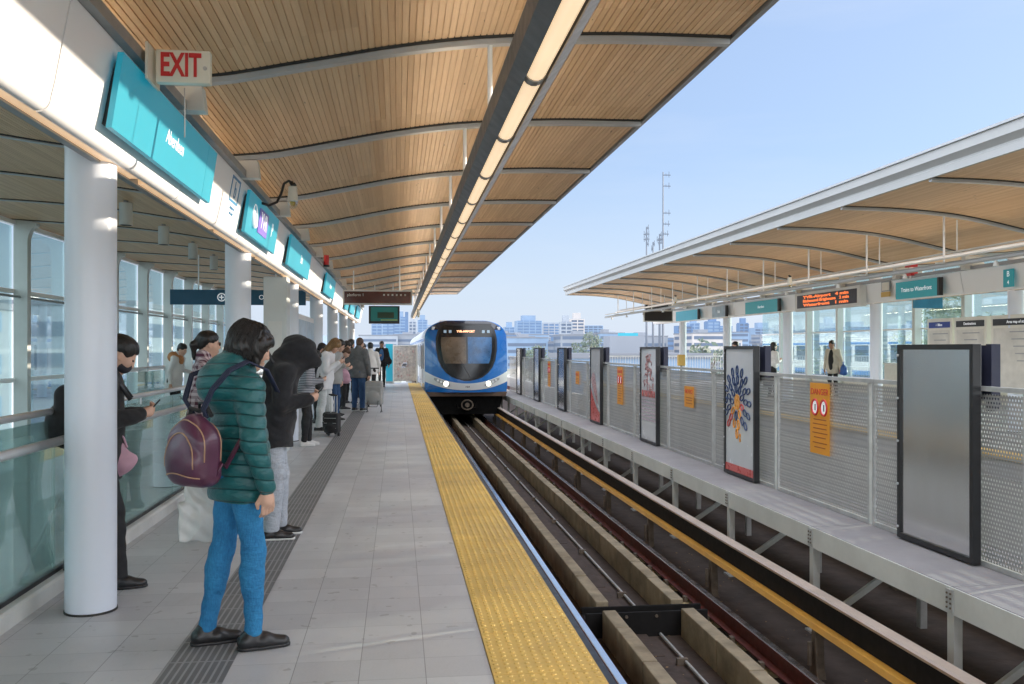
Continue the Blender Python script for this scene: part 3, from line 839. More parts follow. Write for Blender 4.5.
def plinth(x0, x1, y0, y1, label):
    t = thing('concrete_plinth', label, 'plinth', ((x0 + x1) / 2, (y0 + y1) / 2, -1.3), 0, 'track plinths')
    y = y0; i = 0
    while y < y1:
        L = min(random.choice((.75, .9, 1.05)), y1 - y) if y < 40 else y1 - y
        d = random.uniform(-.006, .006)
        MB().box(x0 + d, x1 + d, y + .006, y + L - .006, -1.405, -1.02 + random.uniform(-.004, .004)).build('segment', M['concrete'], t, bevel=.012 if y < 20 else 0)
        y += L
    return t
plinth(1.955, 2.085, -5, 8.60, 'concrete track plinth on the platform side, in front of the cross gap')
plinth(1.955, 2.085, 8.90, 150, 'long concrete track plinth on the platform side, beyond the cross gap')
plinth(2.73, 2.86, -5, 8.60, 'concrete track plinth on the walkway side, in front of the cross gap')
plinth(2.73, 2.86, 8.90, 150, 'long concrete track plinth on the walkway side, beyond the cross gap')
t = thing('cross_drain', 'black steel drain box crossing the track between the plinth ends', 'drain', (2.4, 9, -1.3))
MB().box(1.80, 3.02, 8.63, 8.66, -1.41, -1.06).box(1.80, 3.02, 8.84, 8.87, -1.41, -1.06).build('side_plate', M['darkrubber'], t, bevel=.005)
MB().box(1.80, 3.02, 8.661, 8.839, -1.41, -1.12).build('tray', M['black'], t)
mb = MB()
for x in (2.2, 2.5): mb.tube([(x, 8.629, -1.1), (x, 8.615, -1.1)], .016, 6)
mb.build('bolt', M['bracket'], t)
t = thing('cable_conduit', 'thin grey conduit running along the track bed between the plinths', 'conduit', (2.5, 10, -1.38))
MB().tube([(2.53, -5, -1.268), (2.53, 8.6, -1.268)], .014, 8).tube([(2.53, 8.9, -1.268), (2.50, 40, -1.268), (2.50, 150, -1.268)], .014, 8).build('pipe', M['galv'], t, smooth='auto')
mb = MB()
for i in range(16): mb.box(2.45, 2.55, -1 + i * 2.2, -.96 + i * 2.2, -1.299, -1.240)
mb.build('clip', M['bracket'], t)
t = thing('drain_channel', 'slightly paler flat channel cover along the track centre', 'channel', (2.25, 10, -1.4))
for i in range(20):
    y = -4 + i * 2.4
    MB().box(2.16, 2.40, y, y + 2.38, -1.298, -1.275).build('cover', M['bed'], t)

mb = MB(); rl = random.Random(9)
for i in range(900):
    x = rl.uniform(.95, 4.0); y = rl.uniform(2, 26) ** 1.0; s_ = rl.uniform(.006, .022); a = rl.uniform(0, 3.14)
    if 1.93 < x < 2.11 or 2.71 < x < 2.88: continue
    c_, d_ = s_ * math.cos(a), s_ * math.sin(a); z = -1.2965
    if 2.16 < x < 2.40: z = -1.272
    mb.add([(x - c_, y - d_, z), (x + d_ * .6, y - c_ * .6, z + rl.uniform(0, .008)), (x + c_, y + d_, z + rl.uniform(0, .006)), (x - d_ * .6, y + c_ * .6, z + rl.uniform(0, .01))], [(0, 1, 2, 3)])
lt = mb.build('leaf_litter', mat('leaf litter', (.22, .14, .07), .9, var=.6, scale=9)); lt['kind'] = 'stuff'; lt['label'] = 'scattered dry leaves and grit on the track bed'; lt['category'] = 'litter'
for side in (0, 1):
    mx = (lambda x: x) if side == 0 else (lambda x: MIR - x)
    y = 1.0; k = 0
    root = thing('rail_fastenings', ['row of concrete pads and clips under the dark red running rail', 'row of concrete pads and clips under the far running rail'][side], 'rail clips', (mx(3.19), 20, -1.4))
    if side == 0:
        for i in range(60):
            y = 1.2 + i * .7
            MB().box(3.0, 3.40, y - .09, y + .09, -1.418, -1.25).build('pad', M['pad'], root, bevel=.008 if i < 20 else 0)
            MB().box(1.55, 1.83, y - .09, y + .09, -1.418, -1.25).build('pad', M['pad'], root)
        for i in range(40):
            y = 1.2 + i * .7
            MB().box(3.08, 3.12, y - .03, y + .03, -1.25, -1.19).build('clip', M['bracket'], root)
    else:
        for i in range(30):
            y = 1.2 + i * .7
            MB().box(*sorted((mx(1.5), mx(1.9))), y - .09, y + .09, -1.418, -1.25).build('pad', M['pad'], root)

def conductor(side):
    mx = (lambda x: x) if side == 0 else (lambda x: MIR - x)
    t = thing('conductor_rail', ['conductor rail with tan cover and amber flange beside the near track', 'conductor rail with tan cover beside the far track'][side], 'power rail', (mx(3.6), 20, -1))
    P = lambda q: [(mx(a), b) for a, b in q]
    MB().prism(P([(3.60, -.66), (3.59, -.635), (3.61, -.622), (3.70, -.622), (3.72, -.64), (3.72, -.75), (3.70, -.75), (3.70, -.66)]), -5, 158, 'y').build('top_cover', M['crail'], t)
    MB().prism(P([(3.615, -.663), (3.695, -.663), (3.695, -.96), (3.615, -.96)]), -5, 158, 'y').build('web', M['darkrubber'], t)
    MB().prism(P([(3.52, -.90), (3.535, -.852), (3.612, -.852), (3.612, -.90)]), -5, 158, 'y').build('flange', M['amber'], t)
    for i in range(14):
        y = -.4 + 2.6 * i
        mb = MB().prism([(y - .13, -1.418), (y + .13, -1.418), (y + .06, -1.22), (y + .035, -.902), (y - .035, -.902), (y - .06, -1.22)], min(mx(3.52), mx(3.60)), max(mx(3.52), mx(3.60)), 'x')
        b_ = mb.build('support_foot', M['bracket'], t, bevel=.01)
        MB().tube([(mx(3.49), y, -1.2), (mx(3.49), y, -1.0)], .02, 8).build('insulator_bolt', M['bracket'], b_, smooth='auto')
    return t
conductor(0); conductor(1)

# ------------------------------------------------------------------ central walkway and barrier
MODS = [3.97 + 2.285 * k for k in range(-3, 15)]
t = thing('walkway', 'grey emergency walkway deck with pale steel edge beam along the barrier', 'walkway', (4.6, 18, -.25))
y = MODS[0]
for i in range(len(MODS) * 1):
    MB().box(4.055, 5.265, MODS[i] + .004, MODS[i] + 2.281, -.33, -.25).build('deck_slab', M['walkway'], t, bevel=.004)
    for s in (0, 1):
        mx = (lambda x: x) if s == 0 else (lambda x: MIR - x)
        MB().prism([(mx(a), b) for a, b in [(4.04, -.255), (4.054, -.255), (4.054, -.332), (4.10, -.332), (4.10, -.345), (4.055, -.345), (4.055, -.44), (4.10, -.44), (4.10, -.452), (4.04, -.452)]], MODS[i] + .003, MODS[i] + 2.282, 'y').build('edge_channel', M['offwhite'], t)
    MB().box(4.028, 4.039, MODS[i] - .045, MODS[i] + .045, -.44, -.27).build('splice_plate', M['galv'], t)
    mb = MB()
    for dy in (-.022, .022):
        for z in (-.30, -.335, -.37, -.405): mb.tube([(4.0275, MODS[i] + dy, z), (4.02, MODS[i] + dy, z)], .008, 6)
    mb.build('bolt', M['bracket'], t)
for i in range(len(MODS)):
    y = MODS[i] + .02
    MB().box(4.06, 4.13, y - .03, y - .018, -1.418, -.453).box(4.06, 4.072, y - .018, y + .05, -1.418, -.453).build('post', M['offwhite'], t)
    MB().box(4.03, 4.18, y - .09, y + .09, -1.299, -1.28).build('base_plate', M['galv'], t)
    MB().box(5.19, 5.26, y - .03, y + .04, -1.418, -.453).build('post', M['galv'], t)
    MB().prism([(4.14, -1.26), (4.14, -1.19), (5.18, -.50), (5.18, -.57)], y - .01, y + .03, 'y').build('brace', M['offwhite'], t)
    MB().box(4.101, 5.22, y + .06, y + .10, -.44, -.34).build('cross_beam', M['galv'], t)
MB().box(4.62, 4.70, -3, 36, -.62, -.46).build('centre_beam', M['galv'], t)

t = thing('barrier', 'perforated metal barrier with grey posts standing on the central walkway', 'barrier', (4.68, 18, 0))
for i in range(len(MODS)):
    y = MODS[i]
    for dy in (-.045, .045):
        MB().box(4.665, 4.705, y + dy - .018, y + dy + .018, -.248, 1.16).build('post', M['galv'], t)
    ya, yb = y + .068, y + 2.285 - .068
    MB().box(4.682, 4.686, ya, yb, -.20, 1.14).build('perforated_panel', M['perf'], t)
    MB().box(4.660, 4.710, y - .065, y + 2.215, 1.162, 1.20).build('top_rail', M['galv'], t)
    MB().box(4.668, 4.702, ya, yb, -.246, -.205).build('bottom_rail', M['galv'], t)
# ------------------------------------------------------------------ signs on the near beam
def beam_sign(y0, y1, zb, zt, m, label, cat='sign', splits=()):
    """box sign leaning with the beam face, near side"""
    t = thing('platform_sign', label, cat, (-1.45, (y0 + y1) / 2, (zb + zt) / 2), 0, 'teal signs on the left beam')
    xb, xt = -1.462, -1.402
    MB().prism([(xb - .085, zb + .03), (xb - .032, zb + .03), (xt - .032, zt - .03), (xt - .055, zt - .03)], y0 + .06, y1 - .06, 'y').build('casing', M['black'], t)
    cuts = [y0] + list(splits) + [y1]
    for a, b in zip(cuts[:-1], cuts[1:]):
        MB().prism([(xb - .030, zb), (xb, zb), (xt, zt), (xt - .030, zt)], a + .003, b - .003, 'y').build('face', m, t)
    return t
tilt = math.atan2(.06, .39)
RL = Matrix.Rotation(tilt, 3, 'Y') @ FACE['+x']
def lx(z, zb, zt, off=.004): return -1.462 + .06 * (z - zb) / (zt - zb) + off
t = beam_sign(4.90, 7.36, 2.64, 3.03, M['teal'], 'large teal station name sign reading Aberdeen, nearest the camera', splits=(7.06,))
text('Aberdeen', .125, M['signwhite'], t, (lx(2.83, 2.64, 3.03), 6.12, 2.83), rot=RL, sx=.92)
t = beam_sign(8.98, 11.1, 2.63, 3.03, M['teal'], 'teal sign with round logo and purple patch beside the security camera')
c = (lx(2.84, 2.63, 3.03), 0, 2.84)
MB().tube([(c[0] + .001, 9.40 + .115 * math.cos(a), 2.84 + .115 * math.sin(a)) for a in np.linspace(0, 2 * math.pi, 25)[:-1]], .014, 6, closed=True).build('logo_ring', M['signwhite'], t)
MB().box(c[0] - .004, c[0] + .004, 9.38, 9.42, 2.78, 2.92).prism([(9.34, 2.86), (9.46, 2.86), (9.40, 2.94)], c[0] - .004, c[0] + .004, 'x').build('logo_arrow', M['signwhite'], t)
MB().prism([(c[0] - .022, 2.71), (c[0] - .016, 2.71), (c[0] + .022, 2.96), (c[0] + .016, 2.96)], 9.66, 10.28, 'y').build('purple_patch', M['purple'], t)
text('YVR', .24, M['signwhite'], t, (c[0] + .008, 9.97, 2.84), rot=RL)
text('P', .22, M['signwhite'], t, (c[0] + .004, 10.62, 2.84), rot=RL)
t = beam_sign(12.4, 15.2, 2.63, 3.03, M['teal'], 'teal sign with one short white word, next after the logo sign')
text('Exit', .17, M['signwhite'], t, (lx(2.83, 2.63, 3.03), 13.9, 2.83), rot=RL)
t = beam_sign(18.5, 21.1, 2.63, 3.03, M['teal'], 'teal sign on the beam right above the bent queue, left of the brown display')
text('Aberdeen', .13, M['signwhite'], t, (lx(2.83, 2.63, 3.03), 19.8, 2.83), rot=RL)
for i, (a, b) in enumerate(((25.7, 27.2), (28.3, 30.9), (32.4, 35.3))):
    beam_sign(a, b, 2.63, 3.03, M['teal'], 'distant teal sign under the brown display, %s of three from the left' % ORD[i])
# bicycle/accessibility pictogram
t = thing('pictogram', 'small blue framed pictogram with a line of text on the white beam', 'sign', (-1.50, 8.55, 2.9))
RP = Matrix.Rotation(math.atan2(.09, .49), 3, 'Y') @ FACE['+x']
def px(z): return -1.54 + .09 * (z - 2.6) / .49
bl = mat('pictogram blue', (.05, .25, .48), .4)
for (a, b, c_, d) in ((8.36, 8.76, 3.035, 3.055), (8.36, 8.76, 2.83, 2.85), (8.36, 8.385, 2.852, 3.033), (8.735, 8.76, 2.852, 3.033)):
    MB().prism([(px(c_) , c_), (px(c_) + .004, c_), (px(d) + .004, d), (px(d), d)], a, b, 'y').build('frame_bar', bl, t)
text('b', .22, bl, t, (px(2.94) + .002, 8.57, 2.94), rot=RP)
text('bicycles to\nlast door', .05, bl, t, (px(2.76) + .002, 8.56, 2.76), rot=RP)

# EXIT sign
t = thing('exit_sign', 'cream EXIT sign with red letters standing on top of the white beam', 'sign', (-1.3, 5.35, 3.1))
M['exitface'] = mat('exit sign cream', (.78, .76, .66), .35, var=.03)
MB().box(-1.382, -1.366, 5.22, 5.48, 2.99, 3.195).build('mounting_plate', M['exitface'], t, bevel=.004)
MB().box(-1.350, -1.055, 5.32, 5.38, 3.0, 3.185).build('housing', M['exitface'], t, bevel=.006)
text('EXIT', .182, M['red'], t, (-1.215, 5.317, 3.094), sx=.60, bold=.005)
MB().tube([(-1.082, 5.319, 3.085), (-1.082, 5.312, 3.085)], .011, 10).build('key_switch', M['galv'], t, smooth='auto')
MB().tube([(-1.20, 5.35, 2.98), (-1.20, 5.35, 2.70)], .004, 6).build('pull_chain', M['greysteel'], t)

# security camera with its cable
def cctv(x, y, z, label, s=1):
    t = thing('security_camera', label, 'camera', (x, y, z), 0)
    MB().tube([(x, y, z + .10), (x, y, z - .05)], .055, 18, rs=[.045, .055]).build('body', M['cream'], t, smooth='auto')
    MB().tube([(x, y, z - .055), (x, y, z - .09), (x, y, z - .12), (x, y, z - .135)], .05, 18, rs=[.056, .05, .035, .012]).build('dome', M['clear'], t, smooth=True)
    MB().tube([(x, y, z - .06), (x, y, z - .10)], .03, 12, rs=[.03, .02]).build('lens', mat('amber lens', (.5, .33, .05), .2), t, smooth='auto')
    MB().tube([(x - .02, y, z + .15), (x, y, z + .11), (x + .03, y, z + .13)], .022, 8).build('mount', M['black'], t, smooth=True)
    return t
t = cctv(-1.10, 9.8, 3.11, 'dome security camera on a curved black cable above the logo sign')
MB().tube([(-1.42, 9.7, 3.02), (-1.34, 9.75, 3.0), (-1.26, 9.78, 3.04), (-1.22, 9.8, 3.13), (-1.19, 9.8, 3.24), (-1.14, 9.8, 3.27), (-1.09, 9.8, 3.235)], .014, 8).build('cable', M['black'], t, smooth=True)
t = cctv(.64, 29, 2.62, 'small camera hung under the left light fixture near its far end')
t = cctv(MIR - .64, 19.4, 3.0, 'security camera on the pipe under the right canopy')
t = cctv(MIR - .9, 27.0, 3.0, 'second security camera on the pipe, above the far pale sign')
t = thing('alarm_light', 'small red alarm light fixed above the near beam beyond the signs', 'alarm light', (-1.35, 17.6, 3.2))
MB().tube([(-1.35, 17.6, 3.10), (-1.35, 17.6, 3.28)], .05, 12).build('lens', M['red'], t, smooth='auto')
MB().tube([(-1.35, 17.6, 3.06), (-1.35, 17.6, 3.098)], .06, 12).build('base', M['black'], t, smooth='auto')
t = thing('alarm_light', 'red alarm light above the right platform beam beside the teal sign', 'alarm light', (10.75, 18, 3.2))
for a in (3.04, 3.22): MB().box(10.65, 10.80, 17.85, 18.1, a, a + .11).build('lens', M['red'], t, bevel=.01)
MB().box(10.7, 10.76, 17.95, 18.0, 2.99, 3.3).build('bracket', M['white'], t)

# hanging blue banner
t = thing('hanging_sign', 'long dark blue direction sign hanging behind the second column', 'sign', (-3.4, 20, 2.6))
MB().box(-4.78, -1.97, 19.97, 20.03, 2.44, 2.76).build('board', M['signblue'], t, bevel=.004)
for x in (-4.2, -2.6): MB().tube([(x, 20, 2.762), (x, 20, 3.5)], .015, 8).build('hanger', M['white'], t)
text('EXIT', .15, M['signwhite'], t, (-3.28, 19.967, 2.6)); text('OF DOORS', .14, M['signwhite'], t, (-2.60, 19.967, 2.6))
MB().tube([(-3.72 + .08 * math.cos(a), 19.962, 2.6 + .08 * math.sin(a)) for a in np.linspace(0, 2 * math.pi, 17)[:-1]], .012, 6, closed=True).tube([(-3.72, 19.962, 2.55), (-3.72, 19.962, 2.65)], .012, 6).tube([(-3.77, 19.962, 2.6), (-3.67, 19.962, 2.6)], .012, 6).build('logo', M['signwhite'], t)

# brown display
def led_sign(x0, x1, y, z0, z1, label, words, face=M['brownsign']):
    t = thing('display_board', label, 'display', ((x0 + x1) / 2, y, z0))
    MB().box(x0, x1, y - .07, y + .07, z0, z1).build('casing', M['offwhite'], t, bevel=.006)
    MB().box(x0 + .035, x1 - .035, y - .078, y - .072, z0 + .035, z1 - .035).build('display_face', face, t)
    for x in (x0 + .25, x1 - .3): MB().tube([(x, y, z1), (x, y, 3.5)], .016, 8).build('hanger', M['white'], t)
    if words: text(words[0], .095, words[1], t, (x0 + .30, y - .082, z1 - .12))
    return t
t = led_sign(-1.30, .34, 22, 2.555, 2.905, 'brown lit display board hanging over the queue', ('platform 1', M['cream']))
for i in range(6): MB().box(-.35 + i * .1, -.31 + i * .1, 21.919, 21.921, 2.77, 2.81).build('lit_dot', M['cream'], t)
t = thing('monitor', 'green-lit television monitor hanging just below the brown display', 'monitor', (-.42, 28, 2.5))
MB().box(-.88, .05, 27.95, 28.05, 2.27, 2.81).build('casing', M['black'], t, bevel=.01)
MB().box(-.82, -.01, 27.944, 27.948, 2.35, 2.77).build('screen', M['screen'], t)
MB().box(-.62, -.12, 27.940, 27.943, 2.44, 2.62).build('picture', M['screendk'], t)
MB().box(-.52, -.02, 27.937, 27.939, 2.37, 2.395).build('caption_bar', mat('caption', (.4, .45, .08), .5), t)
for x in (-.7, -.15): MB().tube([(x, 28, 2.812), (x, 28, 3.5)], .018, 8).build('hanger', M['white'], t)

# info boards (near side, beside platform) and far side
def board(x, y0, y1, z0, z1, hdr, words, label, face, group):
    s = 1 if face == '+x' else -1
    t = thing('information_board', label, 'information board', (x, (y0 + y1) / 2, 0), 0, group)
    MB().box(x - .05, x + .05, y0, y1, z0, z1).build('panel', M['cream'], t, bevel=.006)
    for y in (y0 + .05, y1 - .05): MB().box(x - .03, x + .03, y - .03, y + .03, .001, z0 - .001).build('leg', M['offwhite'], t)
    a, b = sorted((x + s * .052, x + s * .057))
    MB().box(a, b, y0 + .06, y1 - .06, z1 - .19, z1 - .07).build('header', hdr, t)
    text(words, .075, M['signwhite'], t, (x + s * .059, (y0 + y1) / 2, z1 - .13), face)
    MB().box(a, b, y0 + .08, y1 - .08, z0 + .1, z1 - .24).build('poster', M['boardpaper'], t)
    for i in range(5):
        MB().box(*sorted((x + s * .058, x + s * .060)), (y0 + y1) / 2 + (.02 if i % 2 else -.05) - .25, (y0 + y1) / 2 + .22 - .05 * i, z1 - .32 - i * .13, z1 - .30 - i * .13).build('text_line', M['greysteel'], t)
    return t
M['boardpaper'] = mat('board paper', (.60, .58, .53), .5, var=.15, scale=3)
M['mapblue'] = mat('map sheet', (.42, .55, .66), .35, var=.2, scale=4)
for i, (a, b, h, wd, lb) in enumerate(((16.9, 17.75, M['navy'], 'i  Bikes', 'cream information board with a blue header behind the blank barrier panel'),
                                (15.83, 16.82, M['black'], 'Destinations', 'cream information board with a black header behind the blank barrier panel'),
                                (14.2, 15.7, M['black'], 'Area map of station', 'wide information board with teal and black header at the right edge'))):
    board(11.0, a, b, .7, 2.12, h, wd, lb, '-x', 'boards of the right platform')
for y in (15.76, 16.86, 17.8):
    pass
t = thing('map_frame', 'white framed map board with blue sheets between the pillar and the next column', 'map board', (-1.8, 18, 0))
MB().box(-1.83, -1.77, 16.6, 19.7, .9, 2.14).build('frame', M['white'], t, bevel=.01)
for a in (16.7, 18.2): MB().box(-1.769, -1.764, a, a + 1.4, 1.0, 2.04).build('map_sheet', M['mapblue'], t)
for y in (16.8, 19.5): MB().box(-1.82, -1.78, y - .03, y + .03, .001, .899).build('leg', M['white'], t)

# signs on the far beam
def far_sign(y0, y1, m, label, words=None, size=.13, z=(2.57, 2.93), cap=True):
    t = thing('platform_sign', label, 'sign', (10.8, (y0 + y1) / 2, z[0]), 0, 'teal signs on the right beam')
    MB().box(10.68, 10.74, y0, y1, *z).build('face', m, t, bevel=.004)
    MB().box(10.66, 10.741, y0 - .08, y0 - .002, *z).build('end_cap', M['black'], t)
    MB().box(10.742, 10.81, y0 + .1, y1 - .1, z[0] + .04, z[1] - .04).build('mount', M['greysteel'], t)
    if words: text(words, size, M['signwhite'], t, (10.677, (y0 + y1) / 2, (z[0] + z[1]) / 2), '-x')
far_sign(16.95, 18.5, M['tealdk'], 'dark teal sign reading Trains to Waterfront beside the red alarm light', 'Trains to Waterfront', .13)
far_sign(24.65, 27.1, M['tealdk'], 'long teal sign on the right beam, left of the amber display', 'Aberdeen', .12)
far_sign(28.8, 30.1, M['mapblue'], 'pale blue sign on the right beam between two teal ones', 'Exit', .14)
far_sign(31.6, 34.2, M['teal'], 'bright teal sign on the right beam, farthest from the camera')
t = thing('display_board', 'black display with two rows of amber text on the right beam', 'display', (10.8, 21.7, 2.6))
MB().box(10.64, 10.80, 19.95, 23.45, 2.50, 2.99).build('casing', M['offwhite'], t, bevel=.008)
MB().box(10.632, 10.639, 20.1, 23.3, 2.58, 2.92).build('display_face', M['ledboard'], t)
for zz, sd_ in ((2.855, 'YVR-Airport   4 min'), (2.755, 'Richmond-Brighouse   2 min'), (2.65, 'Waterfront   1 min')):
    text(sd_, .10, M['led'], t, (10.629, 21.7, zz), '-x', sx=2.9 / (len(sd_) * .052), bold=.004)
t = thing('pictogram', 'small framed pictogram with a yellow foot on the right beam', 'sign', (10.8, 19, 2.7))
MB().box(10.75, 10.765, 18.86, 19.22, 2.78, 3.0).build('frame', M['greysteel'], t); MB().box(10.745, 10.749, 18.89, 19.19, 2.80, 2.98).build('plate', M['cream'], t)
MB().box(10.744, 10.765, 18.86, 19.22, 2.66, 2.77).build('yellow_plate', M['yellow'], t)
t = thing('pictogram', 'teal pictogram plate on the right beam near the picture edge', 'sign', (10.8, 15, 2.7))
MB().box(10.75, 10.77, 14.8, 15.08, 2.60, 2.92).build('plate', M['tealdk'], t, bevel=.01); text('B', .14, M['signwhite'], t, (10.747, 14.94, 2.83), '-x'); text('4', .1, M['signwhite'], t, (10.747, 14.94, 2.68), '-x')
t = led_sign(8.95, 10.05, 32.6, 2.50, 2.92, 'dark double-faced display hanging at the far end of the right platform', None, M['ledboard'])
MB().box(9.02, 9.98, 32.5, 32.7, 2.95, 3.13).build('upper_box', M['black'], t, bevel=.01)
t = thing('hanging_sign', 'blue hanging sign glimpsed under the right beam between two columns', 'sign', (12.9, 19.6, 2.4))
MB().box(11.75, 12.45, 19.57, 19.63, 2.44, 2.70).build('board', mat('mid blue sign', (.02, .22, .40), .4), t); 
for x in (11.95, 12.25): MB().tube([(x, 19.6, 2.702), (x, 19.6, 3.5)], .015, 8).build('hanger', M['white'], t)

# service pipes under the right canopy
t = thing('service_pipe', 'white pipes running under the right canopy beside the light', 'pipe', (8.9, 18, 3))
MB().tube([(8.95, -6, 3.02), (8.95, 36.8, 3.02)], .028, 10).build('pipe', M['white'], t, smooth='auto')
MB().tube([(9.10, -6, 3.10), (9.10, 36.8, 3.10)], .018, 8).build('conduit', M['offwhite'], t, smooth='auto')
for y in RIBS:
    if 0 < y < Y1: MB().tube([(9.1, y + .3, 3.1), (9.1, y + .3, prof(.2, 1))], .012, 8).build('drop_rod', M['white'], t, smooth='auto')

# ------------------------------------------------------------------ advertising frames on the barrier
def ad(yc, label, art=None, face=None, half=.56):
    t = thing('advertising_frame', label, 'advertising panel', (4.6, yc, -.25), 0, 'framed panels on the barrier')
    x0, x1 = 4.585, 4.655; z0, z1 = -.235, 1.54
    y0, y1 = yc - half, yc + half; b = .045
    MB().box(x0, x1, y0, y0 + b, z0, z1).box(x0, x1, y1 - b, y1, z0, z1).box(x0, x1, y0 + b, y1 - b, z1 - b, z1).box(x0, x1, y0 + b, y1 - b, z0, z0 + b).build('frame', M['black'], t)
    MB().box(x0 + .018, x0 + .030, y0 + b, y1 - b, z0 + b, z1 - b).build('poster', face or M['posterwhite'], t)
    MB().box(4.656, 4.658, y0, y1, z0, z1).build('back_plate', M['greysteel'], t)
    MB().box(4.712, 4.79, y0 - .05, y0 + .02, 1.0, z1).box(4.712, 4.79, y0 + .02, y1, z1 - .45, z1 - .01).build('rear_housing', M['blacknavy'], t)
    mb = MB()
    for z in np.linspace(z0 + .1, z1 - .1, 5):
        mb.tube([(x0 - .001, y1 - .02, z), (x0 - .012, y1 - .02, z)], .012, 8)
    mb.build('lock_stud', M['steel'], t)
    if art: art(t, x0 + .012, y0 + b, y1 - b, z0 + b, z1 - b)
    return t
M['posterwhite'] = mat('poster white', (.62, .64, .67), .22, var=.04, scale=2, coat=.5)
M['blacknavy'] = mat('housing navy', (.02, .022, .045), .4)
M['artblue'] = mat('print dark blue', (.03, .06, .16), .3); M['artcoral'] = mat('print coral', (.62, .10, .09), .3, var=.1)
M['artorange'] = mat('print orange', (.80, .33, .04), .3); M['artpink'] = mat('print dusty pink', (.45, .25, .26), .3, var=.5, scale=14)
M['artlilac'] = mat('print lilac', (.50, .42, .50), .3, var=.3, scale=20)
M['artpeach'] = mat('print peach', (.72, .42, .25), .3)
def art_flower(t, x, y0, y1, z0, z1):
    cy, cz = (y0 + y1) / 2 + .08, z1 - .72
    rnd = random.Random(3); L = {'artblue': MB(), 'artorange': MB(), 'artcoral': MB(), 'artpeach': MB()}
    for ring, (r, n) in enumerate(((.19, 9), (.31, 13), (.43, 16))):
        for i in range(n):
            a = 2 * math.pi * i / n + ring * .2
            yy, zz = cy + r * math.cos(a), cz + r * math.sin(a)
            if zz < cz - .34 and abs(yy - cy) > .15: continue
            key = 'artblue' if math.sin(a) > -.45 or yy < cy - .1 else rnd.choice(('artorange', 'artblue', 'artpeach'))
            if rnd.random() < .12: key = 'artcoral'
            pts = []
            for j in range(10):
                b = 2 * math.pi * j / 10
                u, v = .066 * math.cos(b), .036 * math.sin(b)
                pts.append((x, yy + u * math.cos(a) - v * math.sin(a), zz + u * math.sin(a) + v * math.cos(a)))
            L[key].tube(pts, .0105, 5, closed=True)
    L['artorange'].prism([(cy + .10 * math.cos(a), cz + .11 * math.sin(a)) for a in np.linspace(0, 2 * math.pi, 15)[:-1]], x - .002, x + .004, 'x')
    for k in range(2): L['artorange'].prism([(cy - .10 + .03 * math.cos(a), cz - .45 - .06 * k + .03 * math.sin(a)) for a in np.linspace(0, 2 * math.pi, 9)[:-1]], x - .002, x + .004, 'x')
    for k, m_ in L.items(): m_.build('printed_petals', M[k], t)
    MB().box(x, x + .004, y0, y1, z0, z0 + .10).build('printed_band', M['artcoral'], t)
def art_figure(t, x, y0, y1, z0, z1):
    mb = MB(); rnd = random.Random(5); cy = (y0 + y1) / 2
    for i in range(90):
        z = z1 - .12 - rnd.random() * .75; wd = .08 + .34 * (z1 - z) / .9
        y = cy + rnd.uniform(-wd, wd); a = rnd.uniform(0, 3.14)
        mb.tube([(x, y + .05 * math.cos(a + q) * (1 - q * .1), z + .04 * math.sin(a + q)) for q in (0, .9, 1.8, 2.7)], .006, 5)
    mb.build('printed_figure', M['artpink'], t)
    mb = MB()
    for i in range(7): mb.box(x, x + .004, y0 + .05, y1 - .05, z0 + .36 + i * .065, z0 + .395 + i * .065)
    mb.build('printed_lines', M['artlilac'], t)
    mb = MB()
    for i in range(9): mb.box(x - .001, x + .003, y0 + .10 + i * .1, y0 + .16 + i * .1, z0 + .80, z0 + .92)
    mb.build('printed_word', M['artcoral'], t)
def art_wave(t, x, y0, y1, z0, z1):
    ys = np.linspace(y0, y1, 24)
    f = lambda y: z0 + .22 + .55 * ((y - y0) / (y1 - y0)) ** 1.6
    MB().prism([(y, f(y)) for y in ys] + [(y1, z0), (y0, z0)], x, x + .004, 'x').build('printed_wave', M['artcoral'], t)
    MB().prism([(y, f(y)) for y in ys] + [(y, f(y) + .08 + .12 * (y - y0)) for y in ys[::-1]], x - .001, x + .003, 'x').build('printed_stripe', M['posterwhite'], t)
    MB().prism([(y, f(y) + .12) for y in ys[6:]] + [(y, f(y) + .12 + .5 * math.sin((y - ys[6]) / (ys[-1] - ys[6]) * 3.1)) for y in ys[:5:-1]], x - .0005, x + .0025, 'x').build('printed_shape', M['artpink'], t)
ad(7.36, 'large blank silver panel in a black frame, nearest the camera', face=M['blankpanel'])
ad(11.88, 'black framed poster with a round cluster of petals and an orange centre', art_flower)
ad(16.40, 'black framed poster with a pinkish line drawing and rows of text', art_figure)
ad(20.95, 'black framed poster with a coral red wave at its foot', art_wave)
ad(25.5, 'narrow-looking black framed blank panel left of the coral wave poster', face=M['blankpanel'])
ad(30.15, 'black framed blank panel far along the barrier, second from the train', face=M['blankpanel'])
ad(34.7, 'black framed blank panel farthest along the barrier, close to the train', face=M['blankpanel'])

